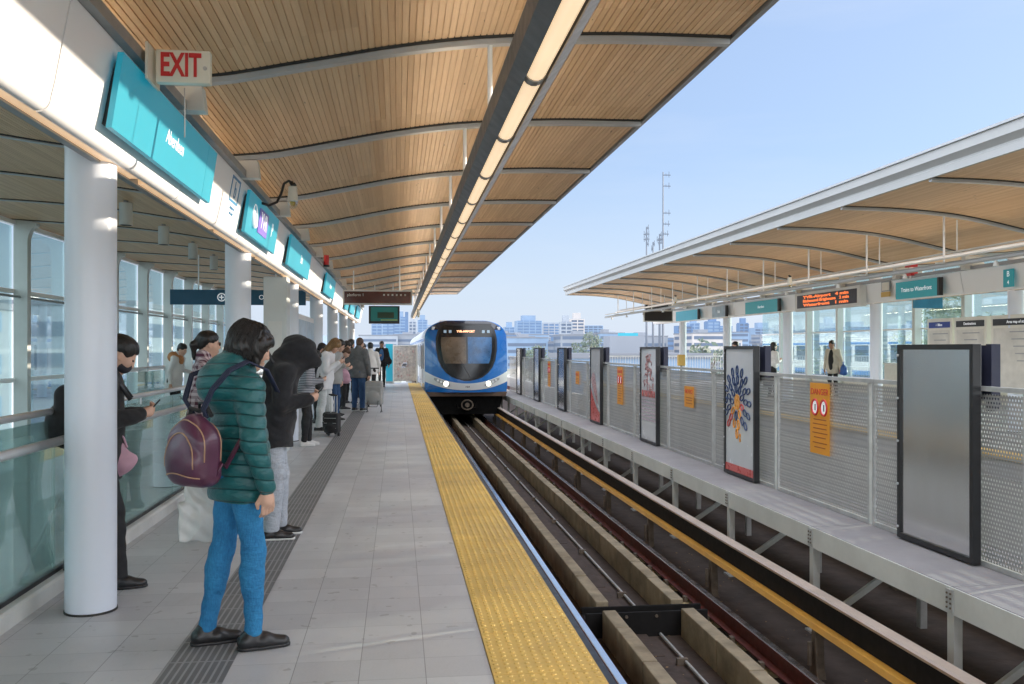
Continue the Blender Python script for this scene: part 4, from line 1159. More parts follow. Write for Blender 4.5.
def notice(yc, tall, label, zt=1.12):
    h = .79 if tall else .34; hw = .235
    t = thing('warning_notice', label, 'notice', (4.655, yc, zt - h), 0, 'orange notices on the barrier')
    x = 4.656; z0 = zt - h
    MB().box(x - .004, x, yc - hw, yc + hw, z0, zt).build('plate', M['orange'], t)
    text('DANGER' if tall else 'NOTICE', .10, M['red'], t, (x - .0055, yc, zt - .10 if tall else zt - .09), '-x', sx=1.05)
    ink = M['noticeink']
    if tall:
        for s in (-1, 1):
            MB().tube([(x - .006, yc + s * .105 + .075 * math.cos(a), zt - .27 + .085 * math.sin(a)) for a in np.linspace(0, 2 * math.pi, 21)[:-1]], .013, 6, closed=True).build('red_ring', M['red'], t)
            MB().prism([(yc + s * .105 + .065 * math.cos(a), zt - .27 + .075 * math.sin(a)) for a in np.linspace(0, 2 * math.pi, 17)[:-1]], x - .0055, x - .0045, 'x').build('white_disc', M['signwhite'], t)
            MB().box(x - .0065, x - .0056, yc + s * .105 - .014, yc + s * .105 + .014, zt - .31, zt - .235).build('symbol', M['black'], t)
        lines = [(.40, .16), (.45, .18), (.50, .17), (.55, .19), (.60, .15), (.66, .18), (.71, .14)]
    else: lines = [(.18, .18), (.22, .16), (.27, .17)]
    for dz, w_ in lines: MB().box(x - .0055, x - .0042, yc - w_, yc + w_ * .9, zt - dz - .012, zt - dz).build('text_line', ink, t)
M['noticeink'] = mat('notice ink', (.42, .10, .02), .5)
notice(9.62, True, 'tall orange DANGER notice nearest the camera, left of the blank silver panel')
notice(14.2, False, 'short orange notice between the petal poster and the line drawing poster', .90)
notice(18.8, True, 'tall orange DANGER notice left of the line drawing poster')
notice(23.4, False, 'short orange notice left of the coral wave poster', .92)
notice(27.9, True, 'tall orange notice far along the barrier')

# ------------------------------------------------------------------ end of the platform
t = thing('end_gate', 'patterned gate panel closing the far end of the platform beside the train', 'gate', (.3, 39.5, 0))
M['gatepat'] = mat('gate print', (.50, .46, .42), .6, var=.35, scale=9, dirt=((.30, .28, .34), .6))
MB().box(-.16, .78, 39.48, 39.52, .12, 1.62).build('panel', M['gatepat'], t)
for x in (-.19, .81): MB().box(x - .03, x + .03, 39.46, 39.54, .006, 1.68).build('post', M['offwhite'], t)
MB().box(-.16, .78, 39.46, 39.54, 1.622, 1.67).build('top_bar', M['offwhite'], t)
mb = MB(); rnd = random.Random(11)
for i in range(26):
    y = 39.474; a, b = rnd.uniform(-.05, .65), rnd.uniform(.25, 1.4); s = rnd.uniform(.02, .06)
    mb.prism([(a + s * math.cos(q), b + s * 1.3 * math.sin(q)) for q in np.linspace(0, 2 * math.pi, 8)[:-1]], y, y + .005, 'y')
mb.build('printed_shapes', mat('gate shapes', (.45, .32, .30), .6, var=.6, scale=16), t)
mb = MB()
for i in range(6): mb.prism([(.2 + .03 * i + .05 * math.cos(q), .75 + .06 * (i % 3) + .07 * math.sin(q)) for q in np.linspace(0, 2 * math.pi, 8)[:-1]], 39.470, 39.4735, 'y')
mb.build('printed_patch', mat('gate patch', (.62, .64, .74), .6), t)
t = thing('teal_banner', 'tall bright teal panel standing at the platform end behind the walking man', 'panel', (-.35, 39.8, 0))
MB().box(-.52, -.22, 39.78, 39.84, .1, 1.72).build('sheet', M['teal'], t); MB().box(-.53, -.21, 39.76, 39.86, .006, .098).build('foot', M['greysteel'], t)
t = thing('end_fence', 'grey steel railing across the far end of the left platform', 'fence', (-3, 40, 0))
mb = MB()
for x in np.arange(-6.2, -.6, .12): mb.box(x - .008, x + .008, 39.99, 40.01, .1, 1.15)
mb.build('bars', M['galv'], t)
MB().box(-6.25, -.6, 39.97, 40.03, 1.151, 1.2).box(-6.25, -.6, 39.97, 40.03, .04, .099).build('rails', M['galv'], t)
t = thing('side_fence', 'grey railing beside the guideway beyond the platform end', 'fence', (.9, 60, 0))
mb = MB()
for y in np.arange(41.2, 100, .6): mb.box(.60, .63, y - .015, y + .015, -1.0, .2)
mb.build('bars', M['galv'], t)
MB().box(.58, .65, 41, 100, .201, .25).build('top_rail', M['galv'], t); MB().box(.3, .95, 41.1, 158, -1.42, -1.0).build('parapet', M['offwhite'], t)
t = thing('guideway_parapet', 'pale concrete parapet along the far side of the guideway beyond the station', 'parapet', (8.4, 90, -1))
MB().box(8.2, 8.5, 41.1, 158, -1.42, -.6).build('wall', M['offwhite'], t)
# opposite end fence
t = thing('end_fence', 'grey steel railing across the far end of the right platform', 'fence', (12, 40, 0))
mb = MB()
for x in np.arange(8.6, 15.5, .12): mb.box(x - .008, x + .008, 39.99, 40.01, .1, 1.15)
mb.build('bars', M['galv'], t)
MB().box(8.5, 15.5, 39.97, 40.03, 1.151, 1.2).box(8.5, 15.5, 39.97, 40.03, .04, .099).build('rails', M['galv'], t)
t = thing('cabinet', 'low cream service cabinet against the windows of the right platform', 'cabinet', (14.6, 24, 0))
MB().box(14.3, 15.2, 22.6, 25.4, .005, 1.05).build('casing', M['cream'], t, bevel=.01); MB().box(14.28, 15.22, 22.58, 25.42, 1.052, 1.09).build('top', M['offwhite'], t)
for y in (23.5, 24.5): MB().box(14.294, 14.299, y - .006, y + .006, .05, 1.0).build('door_gap', M['darkgap'], t)
t = thing('yellow_phone_box', 'small yellow box on a post at the far end of the right platform', 'call box', (9.9, 31.5, 0))
MB().box(9.98, 10.04, 31.4, 31.46, .005, .9).build('post', M['greysteel'], t); MB().box(9.88, 10.14, 31.33, 31.5, .902, 1.30).build('box', M['yellow'], t, bevel=.03)

# ------------------------------------------------------------------ train
def train():
    cx, yn = 2.46, 32.4
    M['tblue'] = mat('train blue', (.010, .135, .44), .25, var=.05, scale=.6, coat=.6)
    M['tblue2'] = mat('train dark cowl', (.012, .014, .03), .2, coat=.7)
    M['tsilver'] = mat('train silver', (.62, .63, .64), .35, .2, var=.05, scale=1)
    M['tglass'] = mat('train glass', (.006, .008, .011), .22, var=.2, scale=2, rv=.02, spec=.5)
    M['headl'] = emis('head lamp', (1, .93, .78), 3.0); M['dest'] = emis('destination text', (1, .33, .05), 2.2)
    M['under'] = mat('underframe', (.006, .006, .006), .9, var=.4, spec=.1)
    M['cabin'] = mat('cab lining', (.11, .08, .055), .3, var=.5, scale=2.5)
    t = thing('metro_train', 'blue and silver metro train with lit headlights standing at the platform end', 'train', (cx, yn, -1.05))
    hw = lambda z: 1.5 - .06 * max(0, (.1 - z) / .35) if z < 1.9 else 1.5 * math.cos(math.asin(min(1, max(0, (z - 1.9) / .65)))) ** .55
    fy = lambda x, z: yn + .60 * (abs(x) / 1.5) ** 2.6 + .50 * max(0, (z - .35) / 2.25) ** 1.8 + .12 * max(0, .25 - z)
    zs = np.concatenate([np.linspace(-.05, 1.9, 30), np.linspace(1.95, 2.53, 18)])
    nx = 40; vs = []; fs = []
    for z in zs:
        for i in range(nx + 1):
            x = hw(z) * math.sin(math.pi * (i / nx - .5)); vs.append((cx + x, fy(x, z), z))
    for a in range(len(zs) - 1):
        for i in range(nx): fs.append((a * (nx + 1) + i, a * (nx + 1) + i + 1, (a + 1) * (nx + 1) + i + 1, (a + 1) * (nx + 1) + i))
    MB().add(vs, fs).build('nose', M['tblue'], t, smooth=True)
    def patch(name, rows, m, off, parent=t, n=24):
        """rows = [(z, x0, x1)]"""
        vs = []; fs = []
        for z, a, b in rows:
            for i in range(n + 1):
                x = a + (b - a) * i / n; vs.append((cx + x, fy(x, z) - off, z))
        for r in range(len(rows) - 1):
            for i in range(n): fs.append((r * (n + 1) + i, r * (n + 1) + i + 1, (r + 1) * (n + 1) + i + 1, (r + 1) * (n + 1) + i))
        return MB().add(vs, fs).build(name, m, parent, smooth=True)
    WZ = [.38, .42, .50, .65, .85, 1.1, 1.47, 1.88, 2.2, 2.37]; WH = [.05, .28, .50, .70, .86, .97, 1.04, 1.05, .97, .84]
    whw = lambda z: float(np.interp(z, WZ, WH))
    patch('windshield_surround', [(z, -whw(z) - .06, whw(z) + .06) for z in np.linspace(.36, 2.42, 30)], M['black'], .012)
    ws = patch('windshield', [(z, -whw(z) + .02, whw(z) - .02) for z in np.linspace(.42, 2.34, 30)], M['tglass'], .020)
    patch('roof_cowl', [(z, -hw(z) * .93, hw(z) * .93) for z in np.linspace(2.20, 2.515, 10)], M['tblue2'], .008)
    patch('cab_interior', [(z, -whw(z) + .12, -.04) for z in np.linspace(.98, 1.93, 8)], M['cabin'], .026)
    patch('painted_reflection', [(z, .02, whw(z) - .14) for z in np.linspace(.98, 1.93, 8)], mat('painted blue reflection', (.03, .11, .25), .3, var=.5, scale=2.5), .026)  # blue reflection painted as a patch over the windshield
    # silver band, per column
    n = 48; vs = []; fs = []
    for i in range(n + 1):
        x = -1.497 + 2.994 * i / n; u = abs(x) / 1.5
        for z in np.linspace(.03 + .30 * u ** 2.2, .27 + .43 * u ** 2, 6): vs.append((cx + x, fy(x, z) - .012, z))
    for i in range(n):
        for j in range(5): fs.append((i * 6 + j, (i + 1) * 6 + j, (i + 1) * 6 + j + 1, i * 6 + j + 1))
    MB().add(vs, fs).build('silver_band', M['tsilver'], t, smooth=True)
    for s in (-1, 1):
        vs = []; fs = []; n = 14
        for i in range(n + 1):
            x = s * (.62 + .56 * i / n); c = .20 + .235 * ((abs(x) - .62) / .56); hgt = .07 * math.sin(math.pi * (i + 1.2) / (n + 2.4)) ** .5
            for z in (c - hgt, c, c + hgt): vs.append((cx + x, fy(x, z) - .022, z))
        for i in range(n):
            for j in range(2): fs.append((i * 3 + j, (i + 1) * 3 + j, (i + 1) * 3 + j + 1, i * 3 + j + 1))
        hl = MB().add(vs, fs).build('headlight', M['greysteel'], t, smooth=True)
        x = s * .76; z = .26
        MB().tube([(cx + x, fy(x, z) - .03, z), (cx + x, fy(x, z) - .05, z)], .085, 20, rs=[.092, .085]).build('lamp', M['headl'], hl, smooth='auto')
        for q in (.93, 1.04):
            z = .20 + .235 * ((q - .62) / .56)
            MB().tube([(cx + s * q, fy(q, z) - .025, z), (cx + s * q, fy(q, z) - .04, z)], .045, 14).build('lamp', M['tsilver'], hl, smooth='auto')
        z = 2.25; x = s * 1.18
        MB().box(cx + x - .07, cx + x + .07, fy(x, z) - .03, fy(x, z) + .05, z - .06, z + .06).build('marker_lamp', M['tsilver'], t, bevel=.02)
        for q in (.68, .52):
            MB().box(cx + s * q * 1.15 - .05, cx + s * q * 1.15 + .05, fy(q, 2.13) - .03, fy(q, 2.13) - .024, 2.08, 2.18).build('display_window', M['mapblue'], t)
    text('YVR-AIRPORT', .105, M['dest'], t, (cx - .04, fy(0, 2.14) - .032, 2.13), bold=.004)
    text('103', .11, M['black'], t, (cx, fy(0, .1) - .02, .16), bold=.004)
    MB().tube([(cx + .1, fy(.1, .47) - .03, .47), (cx - .25, fy(-.25, 1.1) - .03, 1.1)], .012, 6).build('wiper', M['black'], t)
    # bodies
    def shell(y0, y1, nm, lead):
        g = t
        zz = np.concatenate([np.linspace(-.05, 1.9, 8), np.linspace(1.98, 2.53, 16)])
        right = [(hw(z), z) for z in zz]; ring = right + [(-a, z) for a, z in right[::-1]]
        n = len(ring); vs = []; fs = []
        for a, z in ring: vs.append((cx + a, (fy(a, z) if lead else y0), z))
        for a, z in ring: vs.append((cx + a, y1, z))
        for i in range(n - 1): fs.append((i, i + 1, n + i + 1, n + i))
        fs.append((n - 1, 0, n, 2 * n - 1)); fs.append(tuple(range(n, 2 * n)))
        if not lead: fs.append(tuple(reversed(range(n))))
        MB().add(vs, fs).build(nm, M['tsilver'], g, smooth='auto')
        for s in (-1, 1):
            x = s * 1.503; a = y0 + (1.3 if lead else .3)
            q = sorted((cx + x, cx + s * 1.512))
            MB().box(*q, a, y1 - .3, -.045, .22).build('skirt_band', M['tblue'], g)
            MB().box(*q, a, y1 - .3, 1.78, 1.90).build('upper_band', M['tblue'], g)
            y = a + .6
            while y < y1 - 1.6:
                MB().box(*q, y, y + 1.6, .75, 1.72).build('side_window', M['tglass'], g)
                d = MB().box(*sorted((cx + x, cx + s * 1.518)), y + 1.9, y + 3.4, -.2, 1.76).build('door', M['tsilver'], g)
                MB().box(*sorted((cx + s * 1.519, cx + s * 1.523)), y + 2.0, y + 2.6, .7, 1.65).box(*sorted((cx + s * 1.519, cx + s * 1.523)), y + 2.7, y + 3.3, .7, 1.65).build('door_glass', M['tglass'], d)
                y += 4.0
        MB().box(cx - 1.25, cx + 1.25, y0 + 1.6, y1 - .5, -.9, -.051).build('underframe', M['under'], g)
        MB().box(cx - .9, cx + .9, y0 + 2, y1 - 1, 2.50, 2.58).build('roof_unit', M['tsilver'], g, bevel=.04)
        for yb in (y0 + 3.2, y1 - 3):
            b = MB().box(cx - 1.05, cx + 1.05, yb - 1.3, yb + 1.3, -.96, -.6).build('bogie', M['under'], g, bevel=.03)
            for s in (-1, 1):
                for dy in (-.9, .9):
                    MB().tube([(cx + s * .69, yb + dy, -.66), (cx + s * .80, yb + dy, -.66)], .38, 24).build('wheel', M['greysteel'], b, smooth='auto')
    shell(yn, yn + 20.5, 'body', True); shell(yn + 21.1, yn + 41, 'rear_body', False)
    MB().box(cx - 1.2, cx + 1.2, yn + 20.5, yn + 21.1, -.1, 2.3).build('gangway', M['black'], t)
    MB().prism([(-1.46, -.052), (1.46, -.052), (1.40, -.20), (-1.40, -.20)], yn + .30, yn + .8, 'y', Matrix.Translation((cx, 0, 0))).build('valance', mat('valance', (.10, .06, .04), .6), t)
    MB().prism([(-1.33, -.205), (1.33, -.205), (1.15, -.86), (-1.15, -.86)], yn + .5, yn + 1.0, 'y', Matrix.Translation((cx, 0, 0))).build('snow_guard', M['under'], t)
    c = MB().tube([(cx, yn + .6, -.52), (cx, yn + .12, -.52)], .14, 16).build('coupler', M['under'], t, smooth='auto')
    MB().tube([(cx + .20 * math.cos(a), yn + .11, -.50 + .17 * math.sin(a)) for a in np.linspace(0, 2 * math.pi, 20)[:-1]], .025, 8, closed=True).build('coupler_ring', M['bracket'], c, smooth=True)
    MB().tube([(cx, yn + .115, -.5), (cx, yn + .06, -.5)], .08, 14).build('coupler_head', M['bracket'], c, smooth='auto')
    for x in (-.35, .35): MB().tube([(cx + x, yn + .5, -.45), (cx + x * .9, yn + .3, -.62), (cx + x * .6, yn + .2, -.6)], .02, 8).build('hose', M['darkrubber'], t, smooth=True)
train()

# ------------------------------------------------------------------ city beyond
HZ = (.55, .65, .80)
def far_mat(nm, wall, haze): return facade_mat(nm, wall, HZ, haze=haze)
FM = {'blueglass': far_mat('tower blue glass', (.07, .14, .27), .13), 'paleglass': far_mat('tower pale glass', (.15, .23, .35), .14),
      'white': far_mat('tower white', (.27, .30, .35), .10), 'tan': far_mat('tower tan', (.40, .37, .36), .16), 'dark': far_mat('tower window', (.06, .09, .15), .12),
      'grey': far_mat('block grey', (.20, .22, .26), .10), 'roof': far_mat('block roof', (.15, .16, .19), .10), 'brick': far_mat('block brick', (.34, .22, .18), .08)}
def tower(x, y, w_, d, h, wall, glass, label, group, cap=0, fl=3.2, fins=0):
    t = thing('tower', label, 'tower block', (x, y, -8), 0, group)
    MB().box(x - w_ / 2 + .4, x + w_ / 2 - .4, y - d / 2 + .4, y + d / 2 - .4, -8, -8 + h).build('window_wall', FM[glass], t)
    mb = MB(); z = -8
    while z < -8 + h + .1: mb.box(x - w_ / 2, x + w_ / 2, y - d / 2, y + d / 2, z - .0, z + fl * .36); z += fl
    mb.build('floor_bands', FM[wall], t)
    mb = MB(); n = max(2, int(w_ / 6))
    for i in range(n + 1):
        xx = x - w_ / 2 + w_ * i / n; mb.box(xx - .5, xx + .5, y - d / 2 - .15, y + d / 2 + .15, -8, -8 + h)
    mb.build('piers', FM[wall], t)
    if cap: MB().box(x - w_ * .28, x + w_ * .28, y - d * .28, y + d * .28, -8 + h, -8 + h + cap).build('roof_plant', FM[wall], t)
def at(px_, Y):       # ground x for a bearing read off the photograph's skyline
    u = (px_ - 512) / 910; s, c = .1243, .9922
    return Y * (u * c + s) / (c - u * s)
def hz(py, px_, Y):
    x = at(px_, Y); return 1.5 + (349 - py) * (x * .1243 + Y * .9922) / 910
TW = [(372, 382, 324, 'paleglass', 'blueglass', 900), (382, 394, 321, 'blueglass', 'paleglass', 950), (394, 406, 317, 'paleglass', 'blueglass', 1000), (405.5, 407.8, 312, 'blueglass', 'dark', 900),
      (409, 416, 322, 'white', 'dark', 850), (418, 427, 320, 'paleglass', 'blueglass', 1100), (427, 436, 325, 'white', 'paleglass', 1200),
      (504, 514, 327, 'paleglass', 'blueglass', 1100), (516, 540, 321, 'paleglass', 'blueglass', 1000), (542, 559, 323, 'white', 'blueglass', 1050), (560, 571, 322, 'white', 'dark', 800), (570, 583, 319, 'tan', 'dark', 900),
      (582, 601, 326, 'paleglass', 'dark', 1150), (604, 618, 336, 'white', 'dark', 1200), (640, 655, 338, 'white', 'paleglass', 1300), (676, 690, 326, 'blueglass', 'dark', 900), (688, 698, 323, 'paleglass', 'blueglass', 900),
      (706, 718, 322, 'blueglass', 'paleglass', 850), (716, 730, 326, 'paleglass', 'blueglass', 950), (738, 747, 324, 'blueglass', 'dark', 900), (752, 770, 328, 'paleglass', 'dark', 1000), (775, 792, 325, 'white', 'blueglass', 1000),
      (822, 834, 323, 'paleglass', 'blueglass', 900), (842, 866, 327, 'paleglass', 'dark', 1000), (872, 900, 331, 'white', 'paleglass', 1100), (905, 921, 326, 'paleglass', 'blueglass', 950), (930, 944, 318, 'paleglass', 'dark', 900)]
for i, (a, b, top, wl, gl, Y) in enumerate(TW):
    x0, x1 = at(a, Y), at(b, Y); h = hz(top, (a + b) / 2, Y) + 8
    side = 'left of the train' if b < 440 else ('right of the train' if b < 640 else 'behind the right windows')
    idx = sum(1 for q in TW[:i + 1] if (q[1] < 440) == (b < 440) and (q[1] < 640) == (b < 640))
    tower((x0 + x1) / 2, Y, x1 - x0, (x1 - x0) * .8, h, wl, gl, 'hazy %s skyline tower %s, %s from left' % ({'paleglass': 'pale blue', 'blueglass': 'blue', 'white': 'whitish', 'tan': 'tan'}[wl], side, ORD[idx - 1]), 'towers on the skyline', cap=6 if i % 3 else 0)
rnd = random.Random(21)
def block(x, y, w_, d, h, wall, label, group, win='dark'):
    t = thing('building', label, 'building', (x, y, -8), 0, group)
    MB().box(x - w_ / 2, x + w_ / 2, y - d / 2, y + d / 2, -8, -8 + h).build('walls', FM[wall], t)
    MB().box(x - w_ / 2 - .2, x + w_ / 2 + .2, y - d / 2 - .2, y + d / 2 + .2, -8 + h, -8 + h + .5).build('roof', FM['roof'], t)
    z = -6.8; s = -1 if x > 0 else 1; xs_ = sorted((x + s * (w_ / 2 + .01), x + s * (w_ / 2 + .08)))
    while z < -8 + h - 1.5:
        MB().box(x - w_ * .46, x + w_ * .46, y - d / 2 - .08, y - d / 2 - .01, z, z + 1.5).build('ribbon_window', FM[win], t)
        MB().box(xs_[0], xs_[1], y - d * .46, y + d * .46, z, z + 1.5).build('ribbon_window', FM[win], t)
        z += 3.2
    if rnd.random() < .6: MB().box(x - w_ * .15, x + w_ * .1, y - d * .15, y + d * .15, -8 + h + .5, -8 + h + 2.2).build('roof_unit', FM['grey'], t)
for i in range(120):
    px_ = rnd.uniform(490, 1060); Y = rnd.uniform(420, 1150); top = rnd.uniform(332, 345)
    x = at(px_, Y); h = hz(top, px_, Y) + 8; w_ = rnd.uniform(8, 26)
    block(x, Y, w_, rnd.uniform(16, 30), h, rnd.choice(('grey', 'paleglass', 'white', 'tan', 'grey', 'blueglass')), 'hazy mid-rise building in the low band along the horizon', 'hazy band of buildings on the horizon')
for i in range(14):
    px_ = rnd.uniform(376, 440); Y = rnd.uniform(500, 900); x = at(px_, Y); h = hz(rnd.uniform(334, 344), px_, Y) + 8
    block(x, Y, rnd.uniform(14, 30), 18, h, rnd.choice(('grey', 'paleglass', 'white')), 'hazy mid-rise building low on the horizon left of the train', 'hazy buildings left of the train')
k = 0
for i in range(70):
    px_ = rnd.uniform(495, 1060); Y = rnd.uniform(120, 620)
    x = at(px_, Y)
    if x < 26 or x - Y * .2 < 22: continue
    w_ = rnd.uniform(9, 22); h = rnd.uniform(5, 9.2) if rnd.random() < .8 else rnd.uniform(9, 12)
    block(x, Y, w_, rnd.uniform(12, 26), h, rnd.choice(('white', 'grey', 'white', 'tan', 'paleglass', 'brick')), 'low hazy building among the rooftops beyond the right platform', 'low rooftops beyond the right platform')
block(-48, 46, 36, 60, 12.5, 'white', 'large pale building outside the left window wall', None, 'paleglass')
block(-30, 10, 22, 26, 12.5, 'grey', 'grey building with a pale roofline outside the left windows, near the picture edge', None)
block(-52, 118, 50, 40, 14, 'white', 'white flat-roofed building far outside the left window wall', None)
block(at(600, 170) + 6, 170, 12, 14, 8.8, 'tan', 'tan block just right of the train above the barrier', None)
block(at(640, 85), 90, 14, 10, 8.6, 'paleglass', 'pale glass building above the barrier beside the hanging display', None, 'blueglass')
t = thing('billboard', 'small bright teal billboard on the rooftops right of the far towers', 'billboard', (at(620, 150), 150, 0))
x = at(618, 150); MB().box(x, x + 3.4, 149.8, 150.1, 2.0, 4.2).build('panel', M['teal'], t); MB().box(x + 1, x + 1.2, 150, 150.2, -8, 2).box(x + 3, x + 3.2, 150, 150.2, -8, 2).build('post', FM['grey'], t)

def tree(x, y, h, r, label, group=None, n=1600, conifer=False, col='leaf', ls=.16):
    t = thing('conifer_tree' if conifer else 'leafy_tree', label, 'tree', (x, y, -8), 0, group)
    rd = random.Random(int(x * 13 + y * 7)); mb = MB(); zb = -8
    top = zb + h
    mb.tube([(x, y, zb), (x + .1, y, zb + h * .4), (x, y + .1, zb + h * .93)], .2, 8, rs=[h * .022, h * .014, h * .003])
    cl = []
    if conifer:
        for i in range(26):
            f = i / 26; z = zb + h * (.22 + .78 * f)
            for q in range(5): a = rd.uniform(0, 6.28); rr = r * (1 - f) * rd.uniform(.55, 1.); cl.append((x + rr * .6 * math.cos(a), y + rr * .6 * math.sin(a), z, r * .30 * (1.1 - f)))
    else:
        for i in range(34):
            a = rd.uniform(0, 6.28); u = rd.uniform(-.8, 1); rr = r * math.sqrt(max(0, 1 - u * u)) * rd.uniform(.5, 1.05)
            c = (x + rr * math.cos(a), y + rr * math.sin(a), zb + h - r * 1.0 + u * r * .95, r * rd.uniform(.18, .36)); cl.append(c)
            if i % 3 == 0: mb.tube([(x, y, zb + h * .45), ((x + c[0]) / 2, (y + c[1]) / 2, (c[2] + zb + h * .5) / 2), c[:3]], .1, 5, rs=[h * .010, h * .006, h * .002])
    mb.build('trunk', M['bark'], t, smooth=True)
    V = []; F = []
    for i in range(n):
        c = rd.choice(cl); d = Vector((rd.gauss(0, 1), rd.gauss(0, 1), rd.gauss(0, .8))).normalized() * c[3] * rd.uniform(.6, 1.1)
        p = Vector(c[:3]) + d; s = ls * rd.uniform(.6, 1.4) * h / 12
        a = Vector((rd.gauss(0, 1), rd.gauss(0, 1), rd.gauss(0, 1))).normalized(); b = a.orthogonal().normalized()
        o = len(V); V += [tuple(p + a * s), tuple(p + b * s * .5), tuple(p - a * s), tuple(p - b * s * .5)]; F.append((o, o + 1, o + 2, o + 3))
    m_ = MB(); m_.v = V; m_.f = F; m_.build('crown', M[col], t)
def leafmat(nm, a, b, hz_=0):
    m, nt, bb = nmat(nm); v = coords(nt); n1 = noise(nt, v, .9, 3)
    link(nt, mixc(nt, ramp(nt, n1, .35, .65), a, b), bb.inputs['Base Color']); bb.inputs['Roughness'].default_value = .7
    bb.inputs['Emission Color'].default_value = (*HZ, 1); bb.inputs['Emission Strength'].default_value = hz_; return m  # distance haze put into the leaves as a faint glow
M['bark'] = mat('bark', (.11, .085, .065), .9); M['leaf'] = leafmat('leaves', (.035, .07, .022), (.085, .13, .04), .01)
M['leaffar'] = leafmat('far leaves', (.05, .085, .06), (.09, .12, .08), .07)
tree(36.5, 56, 13.0, 3.4, 'dense green tree rising above the information boards outside the right platform', n=5000, ls=.13)
tree(44, 60, 11.4, 3.0, 'thinner olive tree at the right edge beyond the windows', n=2200, ls=.13)
tree(-26, 34, 10.5, 3.4, 'leafy tree outside the left window wall', n=2600)
tree(at(591, 300), 300, 14, 6, 'bushy dark green tree in front of the far towers above the barrier', n=1500, col='leaffar', ls=.4)
tree(at(624, 260), 260, 13.5, 4, 'pointed dark tree on the rooftops left of the hanging display', conifer=True, n=900, col='leaffar', ls=.3)
for i in range(60):
    px_ = rnd.uniform(500, 1040); Y = rnd.uniform(120, 620)
    if at(px_, Y) < 24: continue
    tree(at(px_, Y), Y, rnd.uniform(7.5, 10.5), rnd.uniform(3, 5), 'distant dark tree among the low rooftops', 'distant trees among the rooftops', n=260, col='leaffar', ls=.6)
# parked cars / clutter is too small to read; hills on the horizon
mb = MB(); n = 120; vs = []
for i in range(n + 1):
    px_ = -200 + 1500 * i / n; x = at(px_, 3800)
    h = 28 + 26 * math.sin(i * .13) ** 2 + 12 * math.sin(i * .41 + 1) + (55 * math.exp(-((px_ - 200) / 130) ** 2))
    vs += [(x, 3800, -8), (x, 3800, h), (x, 4300, -8)]
fs = []
for i in range(n):
    a = 3 * i; fs += [(a, a + 3, a + 4, a + 1), (a + 1, a + 4, a + 5, a + 2)]
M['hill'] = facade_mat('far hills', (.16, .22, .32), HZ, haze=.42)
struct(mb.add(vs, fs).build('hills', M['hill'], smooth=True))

# telecom masts
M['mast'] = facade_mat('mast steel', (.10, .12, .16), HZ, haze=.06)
def mast(px_, top, Y, label, arms, group='telecom masts'):
    x = at(px_, Y); t = thing('telecom_mast', label, 'mast', (x, Y, -8), 0, group); zt = hz(top, px_, Y)
    w_ = .25
    MB().tube([(x, Y, -8), (x, Y, zt)], .12, 6, rs=[.26, .10]).build('pole', M['mast'], t)
    for z, s in arms:
        z = hz(z, px_, Y)
        a = MB().tube([(x, Y, z), (x + s, Y, z)], .085, 5).build('arm', M['mast'], t)
        MB().tube([(x + s * .8, Y, z - .4), (x + s * .8, Y, z + .6)], .05, 5).tube([(x + s * .4, Y, z - .2), (x + s * .4, Y, z + .3)], .04, 5).build('antenna', M['mast'], a)
mast(663, 172, 150, 'tallest thin telecom mast above the right canopy edge', [(175, 1.3), (186, 1.3), (213, 1.3), (224, 1.2), (234, 1.0), (239, -.8), (243, -.9)])
mast(646.5, 227, 150, 'short telecom mast with stacked antennas, leftmost of the masts', [(228, .4), (234, .5), (234.5, -.5), (239, .5), (239.5, -.5), (244, .4)])
mast(659.5, 234, 150, 'short telecom mast right beside the tallest one', [(235, .4), (240, -.5), (240, .4)])
mast(653, 242, 150, 'lowest little telecom mast between the others', [(244, .3), (249, -.3)])
# ------------------------------------------------------------------ people
def V3(*a): return np.array(a, float)
HAIR = {}
def hair_mat(nm, col):
    m, nt, b = nmat(nm)
    v = coords(nt, (110, 110, 7)); n = noise(nt, v, 2.0, 5)
    link(nt, mixc(nt, ramp(nt, n, .35, .65), tuple(c * .4 for c in col), tuple(c * 1.5 for c in col)), b.inputs['Base Color'])
    b.inputs['Roughness'].default_value = .36; bump(nt, b, n, .004, .8); return m
M['hairblack'] = hair_mat('black hair', (.012, .009, .008)); M['hairbrown'] = hair_mat('brown hair', (.085, .04, .02)); M['hairblond'] = hair_mat('dark blond hair', (.26, .15, .06))
def jeans_mat(nm, a, b_):
    m, nt, b = nmat(nm); v = coords(nt); n = noise(nt, v, 5, 4); n2 = noise(nt, coords(nt, (1, 1, .3)), 160, 2)
    c = mixc(nt, ramp(nt, n, .3, .7), a, b_); c = mixc(nt, ramp(nt, n2, .3, .7, 0, .4), c, tuple(q * 1.5 for q in b_))
    link(nt, c, b.inputs['Base Color']); b.inputs['Roughness'].default_value = .85; n3 = noise(nt, coords(nt, (1, 1, 3.2)), 13, 4, .6)
    bump(nt, b, math_n(nt, 'ADD', math_n(nt, 'MULTIPLY', n2, .05), n3), .016, .9); return m
M['jeans'] = jeans_mat('blue jeans', (.012, .12, .30), (.03, .22, .44)); M['jeansdk'] = jeans_mat('dark jeans', (.015, .04, .11), (.03, .08, .18))
M['greypants'] = jeans_mat('grey sweatpants', (.30, .33, .38), (.42, .45, .50)); M['lightpants'] = jeans_mat('light grey trousers', (.45, .47, .48), (.60, .62, .62))
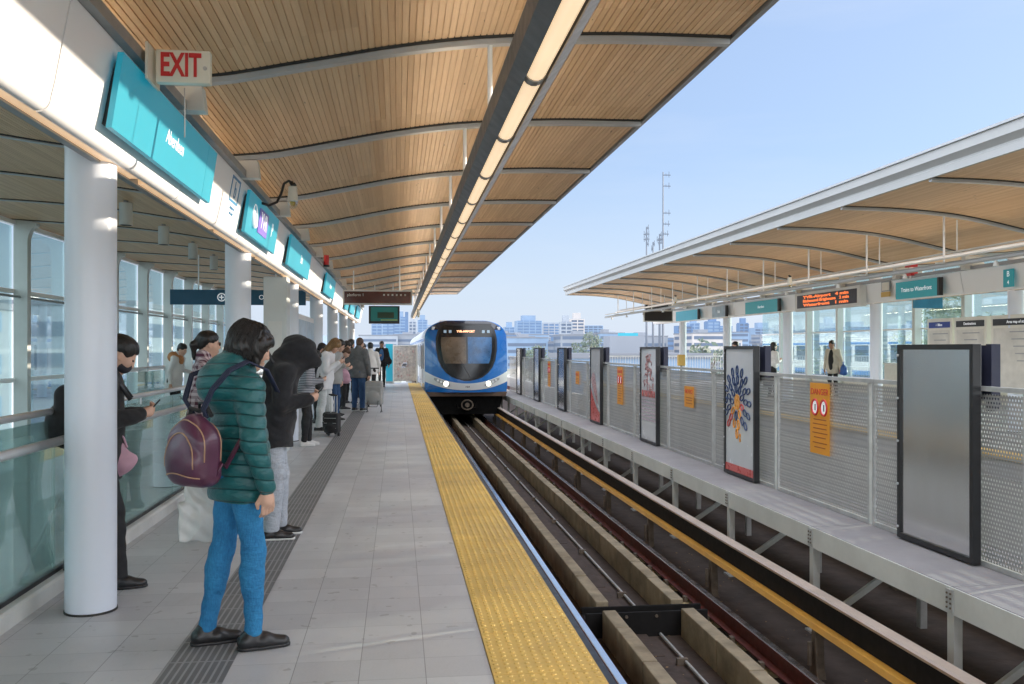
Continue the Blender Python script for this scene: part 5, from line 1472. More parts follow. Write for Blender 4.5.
def quilt_mat():
    m, nt, b = nmat('teal quilted nylon'); v = coords(nt); x, y, z = sep(nt, v); s_ = 1.63 / 1.75
    zz = math_n(nt, 'ADD', z, math_n(nt, 'ADD', math_n(nt, 'MULTIPLY', math_n(nt, 'SINE', math_n(nt, 'MULTIPLY', x, 9 / s_)), .012 * s_), math_n(nt, 'MULTIPLY', math_n(nt, 'SINE', math_n(nt, 'MULTIPLY', y, 8 / s_)), .010 * s_)))
    sn = math_n(nt, 'ABSOLUTE', math_n(nt, 'SINE', math_n(nt, 'MULTIPLY', zz, math.pi / (.066 * s_))))
    n = noise(nt, v, 6, 4); wr = noise(nt, coords(nt, (1, 1, 2.2)), 28, 4)
    base = mixc(nt, ramp(nt, n, .3, .7), (.003, .080, .090), (.008, .130, .138))
    base = mixc(nt, ramp(nt, sn, .0, .22, .85, 0), base, (.001, .022, .026))
    link(nt, base, b.inputs['Base Color']); b.inputs['Roughness'].default_value = .38; b.inputs['Sheen Weight'].default_value = .1
    bump(nt, b, math_n(nt, 'ADD', wr, ramp(nt, sn, 0, .25, -.8, 0)), .007, .8); return m
M['tealjacket'] = quilt_mat()
M['blackpants'] = mat('black trousers', (.016, .016, .018), .8, var=.3, scale=9, bmp=.003, bscale=20)
M['hoodie'] = mat('black hoodie', (.010, .010, .013), .85, var=.25, scale=9, bmp=.012, bscale=11, sheen=.1)
M['whitecoat'] = mat('white jacket', (.66, .66, .68), .7, var=.06, scale=6, bmp=.003, bscale=20)
M['greycoat'] = mat('grey wool', (.13, .135, .14), .9, var=.2, scale=12, bmp=.002, bscale=60)
M['creamcoat'] = mat('cream jacket', (.52, .47, .39), .75, var=.1, bmp=.003, bscale=20)
M['bluecoat'] = mat('blue jacket', (.03, .12, .30), .6, var=.1)
M['orangecloth'] = mat('orange scarf', (.55, .25, .10), .8, var=.2)
M['plum'] = mat('plum leather', (.085, .022, .055), .38, var=.16, scale=7, bmp=.0015, bscale=70, coat=.25)
M['tanpipe'] = mat('tan piping', (.42, .25, .15), .5)
M['plastic'] = mat('white plastic bag', (.66, .66, .65), .35, var=.08, scale=9, bmp=.008, bscale=14, coat=.3)
M['pinkbag'] = mat('pink bag', (.52, .30, .38), .5, var=.15, scale=9, bmp=.005, bscale=14)
M['bluebag'] = mat('blue bag', (.02, .10, .36), .45, var=.15)
M['greybag'] = mat('grey luggage', (.30, .30, .29), .6, var=.1, bmp=.002, bscale=50)
M['eye'] = mat('eye', (.03, .02, .015), .1); M['mask'] = mat('dark face mask', (.03, .03, .04), .8)
M['shirtwhite'] = mat('white top', (.70, .69, .68), .75, var=.07)
def pattern_mat(nm, kind):
    m, nt, b = nmat(nm); v = coords(nt); x, y, z = sep(nt, v)
    if kind == 'plaid':
        u = math_n(nt, 'ADD', x, y)
        a = stripes_fac(nt, u, .05, .026); c = stripes_fac(nt, z, .055, .028)
        base = mixc(nt, math_n(nt, 'MULTIPLY', math_n(nt, 'ADD', a, c), .5), (.62, .52, .55), (.10, .025, .05))
    else:
        a = stripes_fac(nt, z, .026, .013)
        n = noise(nt, v, 8, 2); base = mixc(nt, a, (.42, .43, .46), (.09, .10, .13))
    link(nt, base, b.inputs['Base Color']); b.inputs['Roughness'].default_value = .85
    bump(nt, b, noise(nt, v, 25, 3), .004, .5); return m
M['plaid'] = pattern_mat('plaid shirt', 'plaid'); M['striped'] = pattern_mat('striped top', 'stripe')

def hand(S, w, d, up, side, curl=.6, hold=False):
    """five-fingered hand: wrist w, pointing d, back of the hand normal up; side +1 left / -1 right"""
    d = d / np.linalg.norm(d); up = up - d * (up @ d); up /= np.linalg.norm(up); lat = np.cross(up, d) * side   # towards the thumb side
    P = lambda a, b, c: w + d * a + lat * b + up * c
    S.cap(P(-.02, 0, 0), P(.05, .004, 0), .026, .034, flat=(1, 1, 1), k=.015)
    S.cap(P(.03, -.018, -.004), P(.075, -.020, -.004), .018, .016, k=.012); S.cap(P(.03, .016, -.004), P(.078, .018, -.004), .018, .016, k=.012)
    for i, (b, L) in enumerate(((.030, .070), (.011, .080), (-.009, .074), (-.027, .058))):
        c1 = curl * (.7 + .12 * i); c2 = c1 + curl * 1.1
        k0 = P(.082, b, -.002); k1 = k0 + L * .5 * (d * math.cos(c1) - up * math.sin(c1)); k2 = k1 + L * .5 * (d * math.cos(c2) - up * math.sin(c2))
        S.cap(k0, k1, .0100, .0090, k=.005); S.cap(k1, k2, .0090, .0078, k=.004)
    t0 = P(.022, .030, -.006); t1 = P(.058, .052, -.018); t2 = P(.085, .046 if hold else .055, -.030)
    S.cap(t0, t1, .0135, .0115, k=.012); S.cap(t1, t2, .0115, .0095, k=.005)

def person(label, loc, yaw, H=1.7, arms=None, feet=None, lean=8, pitch=25, headyaw=0, hair='short', hairmat='hairblack', top='blackfab', toplen=.80, thick=.0, puff=None,
           pants='blackpants', baggy=0., shoe='black', sole='sole', skin='skin', hood=False, vox=.012, group='people waiting on the left platform', strap=None, mask=False, bellyscale=1., extra=None, glasses=False, knee=.0, shoeyaw=0.):
    s = H / 1.75
    root = thing('person', label, 'person', loc, R(yaw), group)
    T = rotm('y', R(lean)); piv = V3(0, 0, .95)
    up = lambda p: piv + T @ (np.array(p, float) - piv)
    SL, SR = up((-.01, .175, 1.42)), up((-.01, -.175, 1.42)); neck = up((-.01, 0, 1.47)); chest = up((0, 0, 1.27)); belly = up((.0, 0, 1.08))
    if hair in ('bob', 'ponytail', 'long'): SL, SR = up((-.01, .155, 1.41)), up((-.01, -.155, 1.41))
    nk = up((.01, 0, 1.53)); HR = rotm('z', R(headyaw)) @ rotm('y', R(lean + pitch)); hc = nk + HR @ V3(.025, 0, .105)
    def A(side, pose):
        sh = SL if side > 0 else SR; sg = side
        if pose == 'hang': e = up((-.03, sg * (.235 + thick * 1.1), 1.13)); w = up((.04, sg * (.245 + thick * 1.1), .885)); d = V3(.08, 0, -1); u = V3(0, sg, 0)
        elif pose == 'phone': e = up((.02, sg * .225, 1.14)); w = e + V3(.23, -sg * .12, .05); d = V3(.8, -sg * .55, .25); u = V3(.15, sg * .75, -.65)
        elif pose == 'phonehigh': e = up((.06, sg * .215, 1.14)); w = e + V3(.19, -sg * .11, .14); d = V3(.7, -sg * .5, .5); u = V3(.3, sg * .6, -.7)
        elif pose == 'bag': e = up((-.02, sg * .24, 1.13)); w = up((.12, sg * .23, .93)); d = V3(.3, 0, -1); u = V3(.1, sg, .1)
        elif pose == 'rail': e = up((-.02, sg * .26, 1.16)); w = e + V3(.12, sg * .14, -.05); d = V3(.9, sg * .3, -.2); u = V3(0, 0, 1)
        else: e, w, d, u = [np.array(q, float) for q in pose]
        return sh, e, w, d, u
    arms = arms or ('hang', 'hang')
    AL, AR = A(1, arms[0]), A(-1, arms[1])
    feet = feet or ((0, .11), (0, -.11))
    ft = [V3(f[0], f[1], .075) for f in feet]
    hip = [V3(-.01, .085, .92), V3(-.01, -.085, .92)]
    kn = [(hip[i] + ft[i]) / 2 + V3(.03 + knee * (i == 1), 0, .04) for i in (0, 1)]
    # --- continuous body
    B = SDF()
    B.cap(V3(0, 0, .93), chest, .105, .115, flat=(.8, 1.15, 1), k=.05); B.cap(SL * .96 + V3(0, 0, .03), SR * .96 + V3(0, 0, .03), .045, .045, k=.05)
    B.cap(neck - V3(0, 0, .05), nk + HR @ V3(-.01, 0, .05), .056, .052, k=.03)
    for (sh, e, w, d, u), sd_ in ((AL, 1), (AR, -1)):
        B.cap(sh, e, .042, .036, k=.03); B.cap(e, w, .036, .027, k=.02)
        hand(B, w + d / np.linalg.norm(d) * .02, d, u, sd_, curl=.55 if d[2] < -.7 else .85, hold=True)
    for i in (0, 1):
        B.cap(hip[i], kn[i], .066, .047, k=.04); B.cap(kn[i], ft[i], .047, .034, k=.02); B.cap(ft[i] - V3(.02, 0, .035), ft[i] + V3(.13, 0, -.045), .028, .02, k=.02)
    B.frame(HR, hc)
    B.ell((-.018, 0, .028), (.098, .077, .098), k=.03); B.ell((.022, 0, -.030), (.070, .062, .092), k=.03)
    B.cap((.045, 0, -.105), (.060, 0, -.100), .026, .020, k=.03)
    B.ell((.078, 0, -.006), (.014, .05, .018), k=.02); B.cap((.088, 0, .006), (.101, 0, -.032), .008, .0120, k=.012)
    B.ell((.094, .012, -.038), (.010, .008, .007), k=.006); B.ell((.094, -.012, -.038), (.010, .008, .007), k=.006)
    for sg in (1, -1):
        B.ell((.090, sg * .032, .004), (.016, .018, .012), k=.012, op='s'); B.ell((-.004, sg * .077, -.012), (.020, .010, .030), k=.008); B.ell((.004, sg * .086, -.012), (.010, .006, .018), k=.006, op='s')
        B.ell((.055, sg * .042, -.035), (.03, .022, .03), k=.03)
    B.ell((.088, 0, -.066), (.011, .023, .0055), k=.006); B.ell((.086, 0, -.078), (.011, .019, .006), k=.006)
    o = sc_build(B, 'body', M[skin], root, vox if vox > .006 else .005, s)
    def ell_obj(name, c, r, m, n=12):
        vs = []; fs = []
        for i in range(n + 1):
            for j in range(n):
                t, q = math.pi * i / n, 2 * math.pi * j / n
                vs.append(tuple((hc + HR @ (V3(*c) + V3(r[0] * math.sin(t) * math.cos(q), r[1] * math.sin(t) * math.sin(q), r[2] * math.cos(t)))) * s))
        for i in range(n):
            for j in range(n): fs.append((i * n + j, i * n + (j + 1) % n, (i + 1) * n + (j + 1) % n, (i + 1) * n + j))
        return raw(name, vs, fs, m, root)
    if not hood and not glasses:
        for sg in (1, -1): ell_obj('eye', (.079, sg * .032, .004), (.012, .013, .0085), M['eye'])
    if glasses:
        for sg in (1, -1): ell_obj('sunglass_lens', (.096, sg * .033, .004), (.008, .028, .020), M['black'])
    # --- hair
    if hair and not hood:
        Hs = SDF().frame(HR, hc)
        if hair == 'short':
            Hs.ell((-.022, 0, .045), (.108, .087, .094)); Hs.ell((-.06, 0, -.02), (.06, .07, .07))
            Hs.ell((.115, 0, -.045), (.085, .10, .105), k=.015, op='s'); Hs.ell((.0, 0, -.16), (.2, .2, .10), k=.02, op='s')
        elif hair == 'bob':
            Hs.ell((-.018, 0, .042), (.115, .100, .102)); Hs.ell((-.032, 0, -.028), (.094, .101, .078), k=.06); Hs.cap((.080, -.05, .050), (.080, .05, .050), .030, .030, k=.03)
            Hs.cap((.040, .078, .02), (.050, .077, -.080), .031, .016, k=.03); Hs.cap((.040, -.078, .02), (.050, -.077, -.080), .031, .016, k=.03)
            Hs.ell((.128, 0, -.060), (.072, .072, .098), k=.012, op='s'); Hs.ell((-.02, 0, -.225), (.24, .24, .115), k=.015, op='s')
        elif hair == 'ponytail':
            Hs.ell((-.020, 0, .042), (.106, .086, .092)); Hs.ell((-.06, 0, -.01), (.055, .062, .06)); Hs.ell((.115, 0, -.045), (.085, .10, .112), k=.012, op='s')
            Hs.cap((-.115, 0, .03), (-.150, 0, -.02), .026, .034); Hs.cap((-.150, 0, -.02), (-.135, 0, -.16), .036, .014)
        elif hair == 'long':
            Hs.ell((-.020, 0, .042), (.112, .094, .096)); Hs.ell((-.05, 0, -.04), (.075, .088, .10), k=.04)
            Hs.cap((-.05, .05, -.06), (.03, .09, -.27), .05, .026, k=.04); Hs.cap((-.05, -.05, -.06), (.03, -.09, -.27), .05, .026, k=.04); Hs.cap((-.07, 0, -.06), (-.08, 0, -.25), .06, .04, k=.05)
            Hs.ell((.125, 0, -.045), (.07, .064, .12), k=.015, op='s')
        elif hair == 'cap':
            Hs.ell((-.020, 0, .045), (.112, .092, .085)); Hs.ell((.09, 0, .045), (.07, .07, .012), k=.02); Hs.ell((.0, 0, -.10), (.2, .2, .115), k=.01, op='s')
        fr = lambda P: .0030 * np.sin(150 * P[:, 1] + 18 * P[:, 2] + 5 * np.sin(22 * P[:, 2])) * np.sin(120 * P[:, 0] + 15 * P[:, 2]) + .003 * np.sin(46 * P[:, 1] + 40 * P[:, 0])
        Hs.nz = fr
        V, F = Hs.mesh(min(vox, .008) / s); V = V.tolist(); F = [tuple(f) for f in F.tolist()]
        if hair in ('bob', 'long') and vox < .013:
            rh = random.Random(4); mb = MB(); zb = -.115 if hair == 'bob' else -.20
            for i in range(260 if vox < .008 else 90):
                ph = rh.uniform(.95, 2 * math.pi - .95); off = rh.uniform(-.002, .0045); pts = []; zz0 = zb + rh.uniform(-.012, .02); sw = rh.uniform(-.12, .12)
                for q in range(9):
                    t_ = q / 8; z = .128 + (zz0 - .128) * t_ ** 1.25
                    rr = math.sqrt(max(0., 1 - max(0., (z - .02) / .13) ** 2)) if z > .02 else 1 - .10 * (.02 - z) / .13
                    pt = (-.020 + (.117 + off) * rr * math.cos(ph + sw * t_), (.104 + off) * rr * math.sin(ph + sw * t_), z + .010)
                    pts.append(tuple((hc + HR @ V3(*pt))))
                mb.tube(pts, .0016, 4, rs=[.0014] * 8 + [.0006])
            o_ = len(V); V += [list(p) for p in mb.v]; F += [tuple(j + o_ for j in f) for f in mb.f]
        raw('hair' if hair != 'cap' else 'knit_cap', (np.array(V) * s).tolist(), F, M[hairmat], root)
    if mask:
        Ms = SDF().frame(HR, hc); Ms.ell((.034, 0, -.055), (.074, .068, .062)); Ms.ell((-.03, 0, 0), (.06, .2, .2), k=.01, op='s')
        sc_build(Ms, 'face_mask', M['mask'], root, min(vox, .008), s)
    # --- top
    J = SDF(); tk = thick; b_ = bellyscale
    J.cap(up((0, 0, max(toplen + .04, .86))), belly, .150 * b_ + tk, .140 * b_ + tk, flat=(.78, 1.08, 1), k=.08)
    J.cap(belly, chest, .140 * b_ + tk, .150 + tk, flat=(.78, 1.08, 1), k=.08)
    if toplen < .82: J.cap((0, 0, toplen + .02), (0, 0, .95), .150 * b_ + tk, .152 * b_ + tk, flat=(.8, 1.08, 1), k=.08)
    J.cap(SL * V3(1, .93, 1) - V3(0, 0, .01), SR * V3(1, .93, 1) - V3(0, 0, .01), .070 + tk * .7, .070 + tk * .7, k=.07)
    J.cap(neck - V3(0, 0, .04), neck + V3(.0, 0, .045), .078 + tk * .4, .070 + tk * .4, k=.05)
    pfa = None; puff_ = puff; puff0 = None
    for sh, e, w, d, u in (AL, AR):
        J.cap(sh, e, .064 + tk * .6, .052 + tk * .6, k=.028); wd = w + (w - e) / np.linalg.norm(w - e) * .0
        J.cap(e, wd, .052 + tk * .6, .037 + tk * .4, k=.018)
    J.plane((0, 0, toplen), (0, 0, 1))
    if puff:
        J.cap(neck + V3(-.05, .05, .03), neck + V3(-.05, -.05, .03), .07, .07, k=.05); J.cap(neck + V3(-.03, 0, .06), neck + V3(.03, 0, .05), .082, .078, k=.03)
        J.ell(neck + V3(-.125, 0, -.04), (.088, .115, .110), k=.09)
    if hood:
        hd = hc + HR @ V3(-.015, 0, .03)
        J.ell(hd + HR @ V3(-.01, 0, -.015), (.120, .097, .108), rot=HR, k=.05); J.cap(hd + HR @ V3(.02, 0, .038), hd + HR @ V3(.135, 0, .022), .080, .050, k=.05)
        for sg in (1, -1): J.cap(hd + HR @ V3(.12, sg * .045, .0), hd + HR @ V3(.075, sg * .055, -.15), .036, .045, k=.05)
        J.cap(hd + HR @ V3(-.07, 0, -.04), neck + V3(-.05, 0, -.06), .105, .135, k=.10); J.cap(neck + V3(.04, .06, -.01), neck + V3(.04, -.06, -.01), .075, .075, k=.07)
        J.ell(hd + HR @ V3(.165, 0, -.07), (.13, .052, .105), rot=HR, k=.02, op='s')
    if puff:
        f0 = folds(.0030, 18, sum(loc)); pf = puff
        J.nz = lambda P: f0(P) - pf[0] * (np.abs(np.sin(np.pi * (P[:, 2] + .012 * np.sin(9 * P[:, 0]) + .010 * np.sin(8 * P[:, 1])) / pf[1])) ** .6 - .6)
    else: J.nz = folds(.0075 if not hood else .0095, 20 if not hood else 26, sum(loc), .8)
    sc_build(J, 'jacket' if top not in ('plaid', 'striped', 'shirtwhite') else 'shirt', M[top], root, vox, s)
    # --- trousers
    Tr = SDF(); g = baggy
    Tr.ell((-.012, 0, .93), (.115 + g * .3, .150 + g * .3, .12), k=.05)
    for i in (0, 1):
        Tr.cap(hip[i] - V3(0, 0, .02), kn[i], .087 + g, .060 + g, k=.022); Tr.cap(kn[i], ft[i] + V3(-.005, 0, .02), .060 + g, .046 + g * 1.0, k=.03)
        Tr.ell(kn[i] * .72 + ft[i] * .28 + V3(-.022, 0, 0), (.05 + g, .055 + g, .11), k=.05)
    Tr.ell((-.07, .07, .93), (.075, .08, .09), k=.05); Tr.ell((-.07, -.07, .93), (.075, .08, .09), k=.05)
    Tr.plane((0, 0, .075), (0, 0, 1)); Tr.plane((0, 0, 1.02), (0, 0, -1))
    Tr.nz = folds(.0032, 46, sum(loc) * 2, .4)
    sc_build(Tr, 'trousers', M[pants], root, vox, s)
    # --- shoes
    for i in (0, 1):
        Rz = rotm('z', R(shoeyaw)); Fs = SDF().frame(Rz, (ft[i][0], ft[i][1], 0))
        Fs.cap((-.045, 0, .042), (.05, 0, .045), .044, .042, k=.03); Fs.cap((.05, 0, .042), (.150, -.004 if i else .004, .030), .044, .036, flat=(1, 1.08, .85), k=.03)
        Fs.cap((-.03, 0, .05), (-.012, 0, .095), .040, .042, k=.03); Fs.ell((-.010, 0, .135), (.032, .028, .03), k=.02, op='s')
        Fs.plane((0, 0, .014), (0, 0, 1))
        sh = sc_build(Fs, 'shoe', M[shoe], root, min(vox, .007), s)
        So = SDF().frame(Rz, (ft[i][0], ft[i][1], 0)); So.cap((-.045, 0, .014), (.05, 0, .014), .047, .043, k=.02); So.cap((.05, 0, .014), (.150, 0, .014), .046, .041, k=.02)
        So.plane((0, 0, .002), (0, 0, 1)); So.plane((0, 0, .022), (0, 0, -1)); q = sc_build(So, 'sole', M[sole], sh, min(vox, .007), s)
    # phone in hand
    if extra: extra(root, s, AL, AR, up)
    root['_'] = 0; del root['_']
    return root, s, up, AL, AR

def sc_build(S, name, m, parent, h, s):
    V, F = S.mesh(h / s if h < .02 else h)
    return raw(name, V * s, F, m, parent)

def wpt(root, p):     # local point of a person to the world (without relying on the depsgraph)
    a = root.rotation_euler.z; x, y, z = p
    return (root.location.x + x * math.cos(a) - y * math.sin(a), root.location.y + x * math.sin(a) + y * math.cos(a), root.location.z + z)

def phone(pr, side, label):
    root, s, up, AL, AR = pr; sh, e, w, d, u = (AL, AR)[side]
    d = d / np.linalg.norm(d); c = (w + d * .10 - u * .022) * s
    p = wpt(root, c); t = thing('phone', label, 'phone', p, root.rotation_euler.z)
    m = Matrix.Rotation(R(-50), 4, 'Y')
    MB().box(-.075, .075, -.037, .037, -.004, .004, m).build('case', M['black'], t, local=True, bevel=.003)
    MB().box(-.070, .070, -.033, .033, .0042, .005, m).build('glass', M['tglass'], t, local=True)

def soft_bag(name, label, cat, loc, yaw, size, m, handles=True, seed=0, taper=.75, group=None, vox=.012, hm=None):
    t = thing(name, label, cat, loc, R(yaw), group)
    w, d, h = size; S = SDF()
    S.cap((0, -w * .30, .06), (0, w * .30, .06), .07, .07, flat=(d / .16, 1, 1), k=.06)
    S.box((0, 0, h * .42), (d * .42, w * .46, h * .40), .05, k=.05); S.cap((0, 0, h * .55), (0, 0, h * .97), w * .36, w * .12, flat=(d / w, 1, 1), k=.08)
    S.nz = lambda P: .007 * np.sin(38 * P[:, 2] + 9 * P[:, 1] + seed) * np.sin(22 * P[:, 1] + seed) + .004 * np.sin(60 * P[:, 0] + 40 * P[:, 2])
    S.build('bag_body', m, t, vox)
    if handles:
        for q in (-1, 1): MB().tube([(q * .012, -.05, h * .93), (q * .01, -.03, h + .05), (0, 0, h + .09), (q * .01, .03, h + .05), (q * .012, .05, h * .93)], .006, 6).build('handle', hm or m, t, local=True, smooth=True)
    return t

# 1 woman in teal jacket
p1 = person('woman in a teal quilted jacket and blue jeans with a plum backpack, nearest the camera', (-.80, 4.74, .0), 33, H=1.63, arms=('bag', 'hang'), feet=((-.12, .13), (.04, -.11)), lean=0, pitch=18, headyaw=-20,
            hair='bob', top='tealjacket', toplen=.80, thick=.020, puff=(.0065, .066), pants='jeans', shoe='black', sole='black', vox=.0055, shoeyaw=-18)
# 2 hooded man
p2 = person('person in a black hooded top and grey sweatpants looking down at a phone', (-.99, 7.42, .0), 6, H=1.63, arms=('phone', 'phone'), feet=((.06, .12), (.0, -.11)), lean=13, pitch=40, hood=True, top='hoodie', toplen=.78,
            thick=.032, bellyscale=1.12, pants='greypants', baggy=.020, shoe='black', vox=.007)
phone(p2, 1, 'phone held by the person in the black hood')
# 3 man behind the column
p3 = person('man in black with a face mask leaning by the handrail behind the nearest column', (-1.875, 6.02, .0), 14, H=1.60, arms=('phone', 'phone'), feet=((-.16, .12), (.13, -.11)), lean=6, pitch=28, hair='short', top='blackfab', toplen=.74,
            thick=.03, pants='blackpants', baggy=.02, shoe='black', sole='black', mask=True, vox=.008)
phone(p3, 1, 'phone held by the man behind the nearest column')
# 4 plaid woman
p4 = person('woman in a plaid shirt with a black ponytail and sunglasses beside the handrail', (-1.80, 8.75, .0), 18, H=1.66, arms=('hang', 'bag'), lean=2, pitch=2, hair='ponytail', top='plaid', thick=.008, glasses=True, vox=.009)
# 5 woman on the landing
p5 = person('woman with an orange scarf and white top standing at the top of the stair', (-4.45, 19.0, .0), -15, H=1.62, arms=('rail', 'hang'), lean=10, pitch=12, hair='short', top='shirtwhite', vox=.013)
# 6 striped
p6 = person('short woman in a grey striped top with black trousers and white shoes', (-1.42, 14.4, .0), 5, H=1.50, arms=('phone', 'phone'), feet=((.06, .10), (-.02, -.10)), lean=8, pitch=26, hair='short', top='striped', toplen=.76, thick=.02, pants='blackpants', baggy=.008, shoe='shirtwhite', vox=.012)
# 7 white jacket
p7 = person('woman in a white jacket with long dark blond hair bending over her phone', (-1.33, 16.9, .0), -12, H=1.72, arms=('phonehigh', 'phonehigh'), feet=((.08, .11), (-.08, -.11)), lean=10, pitch=34, hair='long', hairmat='hairblond', top='whitecoat', toplen=.78, thick=.02, pants='lightpants', baggy=.012, vox=.012)
phone(p7, 1, 'phone held by the woman in the white jacket')
# 8 person bent
p8 = person('person with short brown hair in a pale top, bent forward behind the white jacket', (-1.36, 20.6, .0), -5, H=1.58, arms=('phone', 'phone'), lean=14, pitch=32, hair='short', hairmat='hairbrown', top='greybag', thick=.01, pants='blackpants', vox=.014)
# 9,10
p9 = person('dark-haired person in a dark grey coat half hidden in the middle of the queue', (-1.36, 22.8, .0), 20, H=1.70, arms=('phone', 'phone'), lean=5, pitch=18, hair='short', top='greycoat', thick=.02, vox=.014)
p10 = person('person in a black jacket standing behind the grey-jacketed man', (-1.30, 25.2, .0), 60, H=1.76, arms=('hang', 'hang'), lean=2, pitch=8, hair='short', top='blackfab', thick=.02, vox=.016)
# 11 grey jacket man
p11 = person('man in a grey wool jacket and dark jeans seen from behind beside a trolley case', (-.95, 22.3, .0), 62, H=1.76, arms=('hang', 'hang'), lean=3, pitch=8, hair='short', hairmat='hairbrown', top='greycoat', toplen=.80, thick=.03, pants='jeansdk', baggy=.014, vox=.012)
# 12
p12 = person('person in a pale pinkish top mostly hidden behind the man in grey', (-.78, 26.5, .0), 100, H=1.68, arms=('hang', 'hang'), lean=3, pitch=8, hair='short', top='shirtwhite', thick=.01, vox=.016)
# further people packed in the queue
for (x_, y_, yw, hh, tp, pt, hm_, lb) in ((-1.62, 18.6, 10, 1.62, 'blackfab', 'blackpants', 'hairblack', 'person in black between the white jacket and the column'),
        (-1.30, 19.2, -20, 1.70, 'greybag', 'jeansdk', 'hairblack', 'person in a light grey top close behind the white jacket'),
        (-1.55, 21.6, 30, 1.66, 'blackfab', 'jeansdk', 'hairblack', 'short-haired person in black deep in the middle of the queue'),
        (-1.62, 24.2, 15, 1.72, 'bluecoat', 'blackpants', 'hairbrown', 'person in a blue jacket towards the back of the queue'),
        (-1.15, 28.0, 40, 1.68, 'blackfab', 'blackpants', 'hairblack', 'person in black almost hidden behind the pale pinkish top'),
        (-1.75, 27.5, 0, 1.70, 'greycoat', 'greypants', 'hairblack', 'person in grey at the left end of the queue')):
    person(lb, (x_, y_, .0), yw, H=hh, arms=('phone', 'phone') if hh < 1.69 else ('hang', 'phone'), lean=5, pitch=20, hair='short', hairmat=hm_, top=tp, pants=pt, thick=.015, vox=.015)
# 13 walker
p13 = person('man in black jacket and blue shirt walking towards the camera', (-.63, 36.0, .0), -92, H=1.80, arms=('hang', 'phone'), feet=((.14, .09), (-.12, -.09)), lean=2, pitch=5, hair='short', top='blackfab', thick=.02, skin='skin2', vox=.014)
S = SDF(); S.ell((.075, 0, 1.20), (.11, .10, .28)); sc_build(S, 'blue_shirt', M['bluecoat'], p13[0], .014, 1.8 / 1.75)
# 14-16 right platform
G2 = 'people on the right platform'
p14 = person('man in a cream jacket over black with a blue bag on the right platform', (13.35, 26.7, .0), 215, H=1.76, arms=('hang', 'hang'), lean=3, pitch=10, hair='short', top='creamcoat', toplen=.74, thick=.012, skin='skin2', group=G2, vox=.013)
S = SDF(); S.ell((.085, 0, 1.14), (.10, .10, .36)); sc_build(S, 'black_shirt', M['blackfab'], p14[0], .014, 1.)
p15 = person('woman in a pale pink top with long black hair on the right platform', (11.30, 26.5, .0), 20, H=1.70, arms=('hang', 'phone'), lean=2, pitch=8, hair='long', top='shirtwhite', toplen=.95, thick=.0, group=G2, vox=.013)
p16 = person('dark-haired person whose head shows just above the petal poster', (10.35, 26.9, .0), 180, H=1.72, lean=2, pitch=8, hair='short', top='blackfab', group=G2, vox=.015)

# --- bags
def carrier(loc):
    t = thing('plastic_bag', 'white plastic carrier bag hanging beside the teal-jacketed woman', 'bag', loc, R(98))
    S = SDF(); S.box((0, 0, .12), (.032, .18, .118), .012, k=.02); S.box((0, 0, .25), (.026, .145, .10), .012, k=.05)
    S.ell((0, 0, .10), (.060, .13, .09), k=.05); S.cap((0, -.07, .30), (0, -.02, .42), .035, .012, flat=(.5, 1, 1), k=.04); S.cap((0, .07, .30), (0, .02, .42), .035, .012, flat=(.5, 1, 1), k=.04)
    S.nz = lambda P: .009 * np.abs(np.sin(24 * P[:, 1] * (1 + 1.5 * P[:, 2]) + 2 * np.sin(12 * P[:, 2]))) - .005 + .003 * np.sin(60 * P[:, 2] - 50 * P[:, 1])
    t.scale = (.85, .85, .85); t.location.z += .06; S.build('bag_body', M['plastic'], t, .006)
    MB().tube([(0, -.02, .39), (0, 0, .44), (0, .02, .39)], .008, 8).build('handle', M['plastic'], t, local=True, smooth=True)
